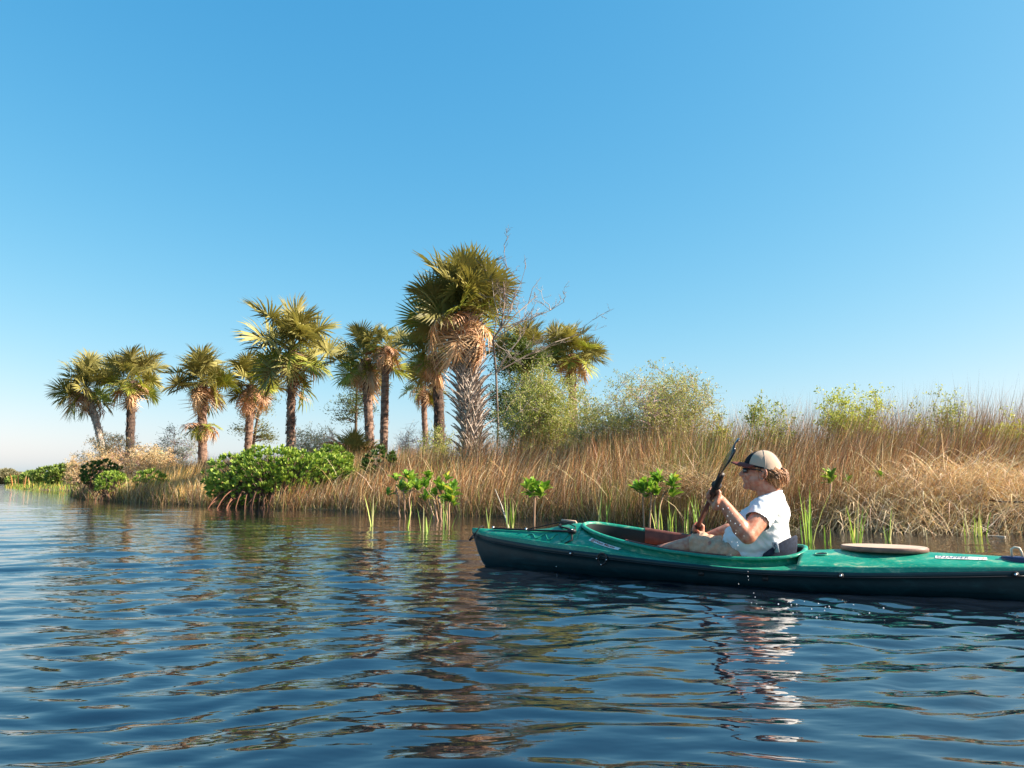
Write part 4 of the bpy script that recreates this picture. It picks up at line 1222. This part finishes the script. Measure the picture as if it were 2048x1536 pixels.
    m2 = MB(); m2.tube([q + Vector((.05, .0, .058)), q + Vector((-.06, 0, .050)), q + Vector((-.085, 0, .01))], [.008, .009, .008], 6); m2.build('mount_strap', plain('tan_strap', (.45, .3, .22), .7), hb)
    # stern strap plate and bracket
    m2 = MB(); c = deck(-1.27, .72, 1, .006); rows = [[c + Vector((.085 * q_ * math.cos(t), .05 * q_ * math.sin(t), z)) for t in [2 * math.pi * i / 28 for i in range(28)]] for q_, z in ((1, -.022), (1.02, 0), (.96, .006), (.02, .006))]
    ids = m2.grid(rows, closed=True); m2.face(*ids[-1]); pl = m2.build('stern_plate', plain('navy_plastic', (.012, .02, .075), .4), K)
    m2 = MB(); m2.tube([c + Vector((.035, -.0, .006)), c + Vector((.035, -.0, .045)), c + Vector((.02, 0, .055)), c + Vector((-.0, 0, .052)), c + Vector((-.01, 0, .03)), c + Vector((-.012, 0, .006))], .006, 6); m2.build('stern_bracket', plain('cream_plastic', (.7, .6, .45), .4), pl)
    # lettering, mapped onto the deck surface
    def deck_text(txt, x0, v0, size, mat, name, shear=0, off=.004, xs_=1.0, sp=1.0):
        cu = bpy.data.curves.new(name, 'FONT'); cu.body = txt; cu.size = size; cu.shear = shear; cu.space_character = sp; cu.resolution_u = 3; cu.offset = size * .012
        to = bpy.data.objects.new('tmp', cu); C.objects.link(to)
        dg = bpy.context.evaluated_depsgraph_get(); me = bpy.data.meshes.new_from_object(to.evaluated_get(dg))
        bpy.data.objects.remove(to)
        def mapp(u, w):
            x = x0 - u * xs_; c1 = deck(x, v0); c2 = deck(x, min(1, v0 + .12)); d = (c2 - c1); L = d.length
            p = c1 + d * (w / L)
            tx = (deck(x - .01, v0) - c1).normalized(); nn = tx.cross(d.normalized()).normalized()
            if nn.z < 0: nn = -nn
            return p + nn * off
        for v in me.vertices: v.co = mapp(v.co.x, v.co.y)
        me.name = name; me.materials.clear(); me.materials.append(mat)
        return link(name, me, K), mapp
    def plate(x0, u0, u1, w0, w1, mat, name, v0, off, slant=0.0):
        m2 = MB(); rows = []
        for i in range(20):
            u = u0 + (u1 - u0) * i / 19; r_ = []
            for w in (w0, (w0 + w1) / 2, w1):
                x = x0 - (u + slant * (w - w0)); c1 = deck(x, v0); c2 = deck(x, min(1, v0 + .12)); d = c2 - c1
                tx = (deck(x - .01, v0) - c1).normalized(); nn = tx.cross(d.normalized()).normalized()
                if nn.z < 0: nn = -nn
                r_.append(c1 + d * (w / d.length) + nn * off)
            rows.append(r_)
        m2.grid(rows); return m2.build(name, mat, K)
    plate(1.115, -.006, .215, -.006, .028, M_white, 'bow_sticker', .55, .003, .3)
    deck_text('@West Marine', 1.110, .55, .032, M_red, 'bow_lettering', .35, .0055, .93, .94)
    plate(-.885, -.004, .235, -.006, .032, M_white, 'stern_sticker', .52, .003, .0)
    deck_text('SNAPPER', -.885, .52, .036, M_navy, 'stern_lettering', .1, .0055, 1.06, 1.0)
    deck_text('13', -1.075, .52, .034, plain('sticker_tan', (.45, .3, .2), .5), 'stern_number', .1, .0055, 1.0, 1.0)
build_kayak()

# ------------------------------------------------------------------ paddle
PH = Vector((.258, .33, .533)); PD = Vector((-.27, .63, .241)).normalized()
def build_paddle():
    P = empty('paddle', KO, KA, label='double-bladed kayak paddle with maroon shaft held by the paddler', cat='paddle')
    view = Vector((.25, -1, 0)); view.normalize()
    vl = (KX * (KO - Vector((0, 0, 0))).x)  # unused guard
    vw = (KO + KX * .2) - Vector((0, 0, .0)); vw.z = 0; vw.normalize()
    v_ = Vector((vw.dot(KX), vw.dot(KY), 0))
    W = (v_ - PD * v_.dot(PD)).normalized()
    W = (Matrix.Rotation(math.radians(3), 3, PD) @ W).normalized()
    Nn = PD.cross(W).normalized()
    a = PH + PD * .34; b = PH - PD * (.727 + .36)
    m = MB(); m.tube([b, PH - PD * .4, PH + PD * .02], .0155, 12); m.build('shaft', plain('maroon_shaft', (.16, .045, .03), .28, .6, noise_amt=.2), P)
    m = MB(); m.tube([PH - PD * .06, PH + PD * .1, a], [.019, .020, .0175], 12); m.build('grip_sleeve', M_blk, P)
    m = MB(); q = PH - PD * .727; m.tube([q - PD * .07, q + PD * .07], .0185, 12); m.build('grip_sleeve', M_blk, P)
    for q in (PH + PD * .16, PH - PD * .86):
        m = MB(); m.tube([q - PD * .006, q, q + PD * .006], [.019, .030, .019], 12); m.build('drip_ring', M_blk, P)
    mbk = plain('paddle_blade', (.035, .03, .03), .16, .7, noise_amt=.6, nscale=14, bump=.25, bscale=20)
    for s, st, Wb in ((1, a, W), (-1, b, Nn)):
        m = MB(); up = []; N2 = PD.cross(Wb).normalized()
        L = .46
        rows = []
        for i in range(15):
            t = i / 14; w = .075 * min(1, (.2 + 1.5 * t)) * math.sqrt(max(0.02, 1 - max(0, (t - .72) / .30) ** 2.2)); 
            cv = .010 * math.sin(t * 2.6) - .008 * t * t
            r_ = []
            for k in range(9):
                u = k / 4 - 1; z = cv - .012 * u * u * t + (.012 * (1 - t) * max(0, 1 - abs(u) * 3))
                tw = Matrix.Rotation(.07 * t * s, 3, PD)
                r_.append(st + PD * s * (L * t - .02) + tw @ (Wb * (w * u)) + tw @ (N2 * z))
            rows.append(r_)
        ids = m.grid(rows)
        o = m.build('blade', mbk, P)
        md = o.modifiers.new('s', 'SOLIDIFY'); md.thickness = .006
build_paddle()

# ------------------------------------------------------------------ person
def capsule(mb, a, b, ra, rb, n=14):
    a = Vector(a); b = Vector(b); d = (b - a)
    if d.length < 1e-5: d = Vector((0, 0, 1e-4)); b = a + d
    D = d.normalized(); s = D.orthogonal().normalized(); t = D.cross(s); rows = []
    for k in range(5):
        an = -math.pi / 2 + (math.pi / 2) * (k + .15) / 5
        rows.append((a + D * math.sin(an) * ra, math.cos(an) * ra))
    rows.append((a, ra)); rows.append(((a + b) / 2, (ra + rb) / 2)); rows.append((b, rb))
    for k in range(5):
        an = (math.pi / 2) * (k + .85) / 5
        rows.append((b + D * math.sin(an) * rb, math.cos(an) * rb))
    ids = mb.grid([[c + (s * math.cos(2 * math.pi * i / n) + t * math.sin(2 * math.pi * i / n)) * r for i in range(n)] for c, r in rows], closed=True)
    mb.face(*ids[0][::-1]); mb.face(*ids[-1])
def ellip(mb, c, r, rot=None, n=20):
    c = Vector(c); rows = []
    for i in range(1, 12):
        ph = -math.pi / 2 + math.pi * i / 12
        row = []
        for k in range(n):
            q = Vector((r[0] * math.cos(ph) * math.cos(2 * math.pi * k / n), r[1] * math.cos(ph) * math.sin(2 * math.pi * k / n), r[2] * math.sin(ph)))
            if rot is not None: q = rot @ q
            row.append(c + q)
        rows.append(row)
    ids = mb.grid(rows, closed=True); mb.face(*ids[0][::-1]); mb.face(*ids[-1])
def fuse(mb, name, mat, vox, smooth_it=4, parent=None, disp=None, cut=None):
    me = mb.mesh('tmp', mat); o = bpy.data.objects.new('tmp', me); C.objects.link(o)
    r_ = o.modifiers.new('r', 'REMESH'); r_.mode = 'VOXEL'; r_.voxel_size = vox
    s_ = o.modifiers.new('s', 'SMOOTH'); s_.factor = .6; s_.iterations = smooth_it
    dg = bpy.context.evaluated_depsgraph_get()
    m2 = bpy.data.meshes.new_from_object(o.evaluated_get(dg)); bpy.data.objects.remove(o)
    m2.name = name
    if disp:
        nv = len(m2.vertices); nr = [v.normal.copy() for v in m2.vertices]
        for v, n_ in zip(m2.vertices, nr): v.co += n_ * disp(v.co, n_)
    if cut:
        bm = bmesh.new(); bm.from_mesh(m2)
        bmesh.ops.delete(bm, geom=[v for v in bm.verts if cut(v.co)], context='VERTS')
        bm.to_mesh(m2); bm.free()
    m2.polygons.foreach_set('use_smooth', [True] * len(m2.polygons))
    m2.materials.clear(); m2.materials.append(mat)
    return link(name, m2, parent)

def grip(mb, c, D, palm_dir, hw=.082, rs=.019, rf=.0092, thumb_side=1):
    """fingers closing round a shaft: c centre on the axis, D axis, palm_dir from shaft towards palm"""
    D = D.normalized(); p = (palm_dir - D * palm_dir.dot(D)).normalized(); q = D.cross(p).normalized()
    R = rs + rf * .8
    for i, k in enumerate((-.5, -.17, .17, .5)):
        o = c + D * k * hw; ln = (3.5, 3.9, 3.75, 3.2)[i]
        prev = o + p * R * 1.15 + q * R * .55
        steps = 6
        for j in range(1, steps + 1):
            a = math.pi * .22 + ln * j / steps
            rr = R * (1.12 if j < 2 else 1.0)
            cur = o + (p * math.cos(a) + q * math.sin(a)) * rr + D * (.002 * j * (k))
            capsule(mb, prev, cur, rf * (1.08 - .05 * j), rf * (1.03 - .05 * j), 8); prev = cur
    # palm
    for k in (-.45, -.15, .15, .45):
        capsule(mb, c + D * k * hw + p * (R + .006) + q * R * .5, c + D * k * hw * .75 + p * (R + .016) - q * .048, .013, .016, 10)
    # thumb
    t0 = c + D * thumb_side * .030 + p * (R + .014) - q * .045
    t1 = c + D * thumb_side * .046 + p * R * .6 - q * (R + .012)
    t2 = c + D * thumb_side * .040 - p * R * .55 - q * (R * .95)
    t3 = c + D * thumb_side * .030 - p * R * 1.05 - q * R * .1
    capsule(mb, t0, t1, .014, .0115, 8); capsule(mb, t1, t2, .0115, .0105, 8); capsule(mb, t2, t3, .0105, .009, 8)
    return c + p * (R + .022) - q * .062

def skin_mat():
    m, nt, b, o = newmat('skin')
    tc = N(nt, 'ShaderNodeTexCoord'); nz = N(nt, 'ShaderNodeTexNoise', Scale=34.0, Detail=6.0); nt.links.new(tc.outputs['Object'], nz.inputs['Vector'])
    cr = N(nt, 'ShaderNodeValToRGB'); e = cr.color_ramp.elements
    e[0].position = .38; e[0].color = (.52, .26, .165, 1); e[1].position = .62; e[1].color = (.42, .145, .08, 1)
    nt.links.new(nz.outputs['Fac'], cr.inputs[0]); nt.links.new(cr.outputs[0], b.inputs['Base Color'])
    b.inputs['Roughness'].default_value = .48; b.inputs['Subsurface Weight'].default_value = .12; b.inputs['Subsurface Radius'].default_value = (.012, .004, .002); b.inputs['Subsurface Scale'].default_value = 1.0
    n2 = N(nt, 'ShaderNodeTexNoise', Scale=160.0, Detail=3.0); nt.links.new(tc.outputs['Object'], n2.inputs['Vector'])
    bp = N(nt, 'ShaderNodeBump', Strength=.25, Distance=.003); nt.links.new(n2.outputs['Fac'], bp.inputs['Height']); nt.links.new(bp.outputs[0], b.inputs['Normal'])
    return m
def build_person():
    T = empty('person', KO, KA, label='seated paddler in white t-shirt, cap and dark sunglasses, facing left', cat='person')
    M_skin = skin_mat()
    B = MB()
    # head
    ellip(B, (.018, 0, .700), (.098, .076, .088))
    ellip(B, (.060, 0, .660), (.078, .068, .075))
    ellip(B, (.080, 0, .608), (.060, .050, .046))
    ellip(B, (.045, 0, .612), (.055, .058, .045))
    ellip(B, (.128, 0, .577), (.022, .024, .020))           # chin
    ellip(B, (.075, 0, .585), (.052, .045, .036))
    capsule(B, (.128, 0, .690), (.160, 0, .652), .010, .0125)   # nose bridge
    ellip(B, (.156, 0, .648), (.016, .015, .012)); ellip(B, (.146, .012, .645), (.012, .008, .009)); ellip(B, (.146, -.012, .645), (.012, .008, .009))
    ellip(B, (.118, 0, .705), (.026, .048, .016))            # brow
    for s in (-1, 1):
        ellip(B, (.100, s * .036, .645), (.032, .026, .030))
        ellip(B, (.060, s * .052, .612), (.040, .018, .035))
    ellip(B, (.140, 0, .624), (.012, .022, .0075)); ellip(B, (.137, 0, .611), (.013, .020, .0075)); ellip(B, (.126, 0, .618), (.022, .030, .022))
    # neck
    capsule(B, (.028, 0, .62), (-.008, 0, .50), .058, .062); capsule(B, (-.012, 0, .62), (-.024, 0, .53), .048, .054)
    # torso under the shirt
    ellip(B, (.01, 0, .41), (.095, .15, .10)); ellip(B, (.06, 0, .27), (.14, .145, .16)); ellip(B, (.05, 0, .14), (.15, .16, .09))
    capsule(B, (-.02, -.14, .455), (-.02, .14, .455), .05, .05)
    # near arm
    capsule(B, (-.015, .165, .455), (.06, .345, .300), .056, .052); capsule(B, (.01, .25, .385), (.05, .33, .315), .058, .050)
    capsule(B, (.062, .352, .292), (.10, .345, .340), .045, .052); capsule(B, (.10, .345, .345), (.205, .330, .49), .050, .031)
    capsule(B, (.205, .33, .49), (.222, .326, .508), .030, .028)
    w = grip(B, PH, PD, Vector((-.75, -.1, -.35)), thumb_side=-1)
    capsule(B, (.215, .33, .50), w, .027, .026)
    # far arm
    FH = PH - PD * .727
    capsule(B, (-.015, -.165, .455), (.215, -.345, .285), .054, .045)
    w = grip(B, FH, PD, Vector((-.9, .15, -.1)), thumb_side=1)
    capsule(B, (.215, -.345, .283), (.33, -.34, .285), .045, .042); capsule(B, (.33, -.34, .285), w, .042, .027)
    # legs
    for s in (-1, 1):
        capsule(B, (.08, s * .085, .115), (.45, s * .105, .205), .078, .066)
        capsule(B, (.45, s * .105, .205), (.66, s * .11, .145), .062, .058); capsule(B, (.66, s * .11, .145), (.90, s * .09, .095), .056, .04)
        capsule(B, (.90, s * .09, .08), (.98, s * .10, .14), .035, .028)
    body = fuse(B, 'body', M_skin, .0055, 5, T)
    # ears
    for s in (-1, 1):
        E_ = MB()
        pts = [Vector((.008 + .021 * math.cos(a) - .006 * math.sin(a), s * (.084 + .008 * math.cos(a) * -1), .648 + .035 * math.sin(a) * (1 if math.sin(a) > 0 else .9))) for a in [math.radians(d) for d in range(-100, 240, 20)]]
        E_.tube(pts, .0062, 8); capsule(E_, (.016, s * .076, .640), (.004, s * .077, .662), .010, .012); ellip(E_, (.010, s * .078, .622), (.009, .006, .009))
        fuse(E_, 'ear', M_skin, .003, 3, T)
    # shirt
    def fold(p, n_):
        f = noise.noise(Vector((p.x * 6 + p.y * 3, p.y * 7, p.z * 26 + p.x * 12))) * .5 + noise.noise(Vector((p.x * 17 + 5, p.y * 13, p.z * 40 - p.x * 26))) * .3
        r2 = math.sin((p.z * 95 + p.x * 34 + 3 * noise.noise(p * 7))) * .5 * max(0, min(1, (.36 - p.z) / .12))
        dr = abs(noise.noise(Vector((p.x * 22 - p.z * 20, p.y * 8, p.z * 7)))) * .8
        return .013 * f + .0055 * r2 - .012 * dr + .005
    S = MB()
    ellip(S, (.0, 0, .415), (.120, .172, .115)); ellip(S, (.045, 0, .33), (.160, .170, .135)); ellip(S, (.095, 0, .24), (.188, .168, .135)); ellip(S, (.085, 0, .15), (.20, .162, .095))
    ellip(S, (-.015, 0, .26), (.105, .150, .17))
    capsule(S, (-.025, -.140, .455), (-.025, .140, .455), .062, .062); capsule(S, (-.02, -.05, .485), (-.02, .05, .485), .060, .060)
    capsule(S, (-.022, 0, .50), (-.018, 0, .525), .078, .073)
    capsule(S, (-.02, .150, .452), (.045, .320, .325), .072, .070)
    capsule(S, (-.02, -.150, .452), (.20, -.33, .30), .070, .064)
    n1 = Vector((.075, .20, -.168)).normalized(); c1 = Vector((.012, .262, .376)); n2 = Vector((.23, -.18, -.17)).normalized(); c2 = Vector((.10, -.25, .372))
    cn = Vector((.30, 0, .95)).normalized(); cc = Vector((-.005, 0, .528))
    def cut(p):
        return ((p - c1).dot(n1) > 0 and p.y > .17) or ((p - c2).dot(n2) > 0 and p.y < -.19 and p.x > .06) or ((p - cc).dot(cn) > 0 and abs(p.y) < .1)
    M_shirt = plain('white_cotton', (.68, .69, .70), .85, .15, bump=.25, bscale=40)
    fuse(S, 'tshirt', M_shirt, .007, 4, T, fold, cut)
    # collar ribbing
    cb = MB(); cb.tube([cc + (Vector((.95, 0, -.30)) * math.cos(a) * .072 + Vector((0, 1, 0)) * math.sin(a) * .070) + Vector((-.008, 0, .0)) for a in [2 * math.pi * i / 30 for i in range(31)]], .0065, 6, cap=False); cb.build('collar', M_shirt, T)
    # shorts
    H_ = MB()
    for s in (-1, 1): capsule(H_, (.08, s * .085, .11), (.44, s * .105, .205), .086, .080)
    ellip(H_, (.06, 0, .11), (.13, .15, .09))
    sh = plain('khaki_shorts', (.56, .37, .25), .85, .15, noise_amt=.25, nscale=30)
    fuse(H_, 'shorts', sh, .008, 3, T, lambda p, n_: .012 * noise.noise(Vector((p.x * 30 + p.z * 20, p.y * 12, p.z * 14))) - .01 * abs(noise.noise(p * 22)), lambda p: p.x > .455)
    # hair
    M_hair, nt, b, o = newmat('auburn_hair')
    tc = N(nt, 'ShaderNodeTexCoord'); mp = N(nt, 'ShaderNodeMapping'); mp.inputs['Scale'].default_value = (90, 60, 14); mp.inputs['Rotation'].default_value = (0, math.radians(-25), 0)
    nt.links.new(tc.outputs['Object'], mp.inputs[0]); nz = N(nt, 'ShaderNodeTexNoise', Scale=1.6, Detail=3.0); nt.links.new(mp.outputs[0], nz.inputs['Vector'])
    cr = N(nt, 'ShaderNodeValToRGB'); e = cr.color_ramp.elements; e[0].position = .35; e[0].color = (.13, .05, .018, 1); e[1].position = .68; e[1].color = (.50, .25, .10, 1)
    nt.links.new(nz.outputs['Fac'], cr.inputs[0]); nt.links.new(cr.outputs[0], b.inputs['Base Color']); b.inputs['Roughness'].default_value = .4
    bp = N(nt, 'ShaderNodeBump', Strength=.4, Distance=.004); nt.links.new(nz.outputs['Fac'], bp.inputs['Height']); nt.links.new(bp.outputs[0], b.inputs['Normal'])
    Hh = MB()
    ellip(Hh, (-.014, 0, .672), (.080, .082, .060)); ellip(Hh, (-.034, 0, .635), (.056, .070, .054)); capsule(Hh, (-.055, -.03, .62), (-.066, -.03, .582), .042, .020); capsule(Hh, (-.055, .03, .62), (-.066, .03, .582), .042, .020)
    for s in (-1, 1): ellip(Hh, (.035, s * .071, .685), (.018, .010, .026))
    hair = fuse(Hh, 'hair', M_hair, .006, 2, T, lambda p, n_: .006 * noise.noise(Vector((p.x * 70, p.y * 70, p.z * 16))))
    r = random.Random(3); st = MB()
    for i in range(260):
        a = r.uniform(.9, 2 * math.pi - .9); s0 = Vector((-.012 + .082 * math.cos(a), .083 * math.sin(a), .670 + r.uniform(-.02, .01)))
        e_ = Vector((-.062 + .055 * math.cos(a) * r.uniform(.7, 1.2), .064 * math.sin(a) * r.uniform(.6, 1.1), .602 + r.uniform(-.03, .04)))
        md = (s0 + e_) / 2 + Vector((math.cos(a) * .012 - .004, math.sin(a) * .010, .008)); st.tube([s0, md, e_], [.0022, .0022, .0006], 3, cap=False)
    for i in range(34):
        s0 = Vector((-.080, r.uniform(-.015, .015), .69 + r.uniform(-.008, .008))); e_ = Vector((-.118 + r.uniform(-.012, .03), r.uniform(-.03, .03), .640 + r.uniform(-.03, .012)))
        st.tube([s0, (s0 + e_) / 2 + Vector((-.012, 0, .010)), e_], [.0018, .0018, .0005], 3, cap=False)
    st.build('strands', M_hair, hair)
    # cap
    M_cap = plain('cream_cotton', (.46, .35, .26), .85, .15, bump=.15, bscale=300); M_capf = plain('black_mesh', (.012, .010, .012), .8, .2); M_bill = plain('maroon_bill', (.16, .045, .035), .7, .2, bump=.1, bscale=200)
    capo = empty('cap', (0, 0, 0)); capo.parent = T
    cc_ = Vector((.020, 0, .702)); RX, RY, RZ = .112, .092, .098
    def zcut(x): return .694 + .25 * (x - .03)
    def crown(f0, f1, name, mat, lift=0):
        m = MB(); rows = []
        for i in range(25):
            a = f0 + (f1 - f0) * i / 24; r_ = []
            for k in range(12):
                t = k / 11; ph = t * math.pi / 2
                x = cc_.x + (RX + lift) * math.cos(a) * math.cos(ph); y = (RY + lift) * math.sin(a) * math.cos(ph)
                z0 = zcut(x); z = z0 + (cc_.z + RZ + lift - z0) * math.sin(ph) ** 1.0
                wr = .004 * noise.noise(Vector((x * 25, y * 25, z * 30))) * (1 - t)
                r_.append(Vector((x, y, z)) + Vector((math.cos(a), math.sin(a), .3)) * wr * 1.2)
            rows.append(r_)
        m.grid(rows); return m.build(name, mat, capo)
    fa = math.radians(52)
    crown(fa, 2 * math.pi - fa, 'crown_panels', M_cap); crown(-fa, fa, 'front_panel', M_capf)
    for a in (math.radians(105), math.radians(-105), math.radians(180)):
        m = MB(); pts = []
        for k in range(10):
            ph = k / 9 * math.pi / 2; x = cc_.x + (RX + .0012) * math.cos(a) * math.cos(ph); z0 = zcut(x); pts.append(Vector((x, (RY + .0012) * math.sin(a) * math.cos(ph), z0 + (cc_.z + RZ + .001 - z0) * math.sin(ph))))
        m.tube(pts, .0018, 5); m.build('seam', plain('seam_thread', (.30, .24, .2), .8), capo)
    m = MB(); rows = []
    for i in range(41):
        a = 2 * math.pi * i / 40; x = cc_.x + (RX + .001) * math.cos(a); y = (RY + .001) * math.sin(a); z = zcut(x)
        rows.append([Vector((x, y, z - .004)), Vector((x, y, z + .006)), Vector((x * .99, y * .99, z + .006)), Vector((x * .97, y * .97, z - .004))])
    m.grid(rows); m.build('sweatband', M_capf, capo)
    m = MB(); m.box((-.088, 0, .680), (.014, .05, .022), Matrix.Rotation(-.4, 3, 'Y')); m.build('rear_strap', M_capf, capo)
    m = MB(); rows = []
    for i in range(21):
        a = math.radians(-72 + 144 * i / 20); r_ = []
        for t in np.linspace(0, 1, 7):
            ext = .088 * math.cos(a) ** .6 * t if math.cos(a) > 0 else 0
            x = cc_.x + RX * math.cos(a) * .97 + ext; y = RY * math.sin(a) * (.98 + .06 * t)
            z = zcut(cc_.x + RX * math.cos(a)) + .004 + .012 * t - .024 * (abs(math.sin(a)) ** 2) * t - .006 * t * t
            r_.append(Vector((x, y, z)))
        rows.append(r_)
    m.grid(rows); o = m.build('bill', M_bill, capo); md = o.modifiers.new('s', 'SOLIDIFY'); md.thickness = .005; md.offset = 0
    # sunglasses
    g_ = empty('sunglasses', (0, 0, 0)); g_.parent = T
    for s in (-1, 1):
        m = MB(); rows = []
        for i in range(9):
            u = i / 8; y = s * (.010 + .058 * u); x = .146 - .036 * u * u - .004
            rows.append([Vector((x, y, .688 - .002 * u)), Vector((x + .003, y, .674)), Vector((x, y, .656 + .008 * abs(u - .5)))])
        m.grid(rows); o = m.build('lens', M_lens, g_); md = o.modifiers.new('s', 'SOLIDIFY'); md.thickness = .003
        m = MB(); m.tube([(.108, s * .069, .685), (.08, s * .078, .683), (.03, s * .082, .676), (.008, s * .082, .664)], [.0045, .004, .0035, .003], 6); m.build('temple_arm', M_blk, g_)
    m = MB(); m.tube([(.106, -.069, .688), (.139, -.03, .689), (.143, 0, .687), (.139, .03, .689), (.106, .069, .688)], .0035, 6); m.build('frame', M_blk, g_)
build_person()

# ------------------------------------------------------------------ falling drops and splash
def drops():
    m, nt, b, o = newmat('water_drop'); b.inputs['Base Color'].default_value = (.9, .92, .95, 1); b.inputs['Roughness'].default_value = .08; b.inputs['Transmission Weight'].default_value = .55; b.inputs['IOR'].default_value = 1.33
    me = bpy.data.meshes.new('water_drop'); bm = bmesh.new(); bmesh.ops.create_icosphere(bm, subdivisions=2, radius=1); bm.to_mesh(me); bm.free(); me.materials.append(m)
    me.polygons.foreach_set('use_smooth', [True] * len(me.polygons))
    px = [(1456, 1016), (1459, 1024), (1464, 1028), (1461, 1042), (1470, 1047), (1472, 1061), (1471, 1067), (1478, 1038), (1474, 1085), (1471, 1098), (1476, 1091), (1513, 1075), (1463, 1084), (1446, 1018), (1452, 1000),
          (1468, 1024), (1480, 1050), (1455, 1032), (1488, 1072), (1496, 1143), (1496, 1153), (1497, 1159), (1477, 1168), (1436, 1012), (1462, 1110)]
    r = random.Random(8)
    for x, y in px:
        p = at(x, y, 3.95 + r.uniform(-.08, .08)); o = link('water_drop', me); o.location = p; s = r.uniform(.0014, .0034); o.scale = (s, s, s * r.uniform(1, 1.5))
        tag(o, label='clear water drop falling off the raised paddle blade beside the arm', cat='water drop', group='drops falling from the paddle')
    for i in range(26):
        c = r.choice([sp1, sp1, sp2, sp3]); p = Vector((c.x + r.gauss(0, .14), c.y + r.gauss(0, .09), abs(r.gauss(0, .018)) + .004)); o = link('water_drop', me); o.location = p; s = r.uniform(.0014, .004); o.scale = (s, s, s)
        tag(o, label='small splash drop bouncing off the water in front of the kayak', cat='water drop', group='splash drops on the water by the paddler')
drops()
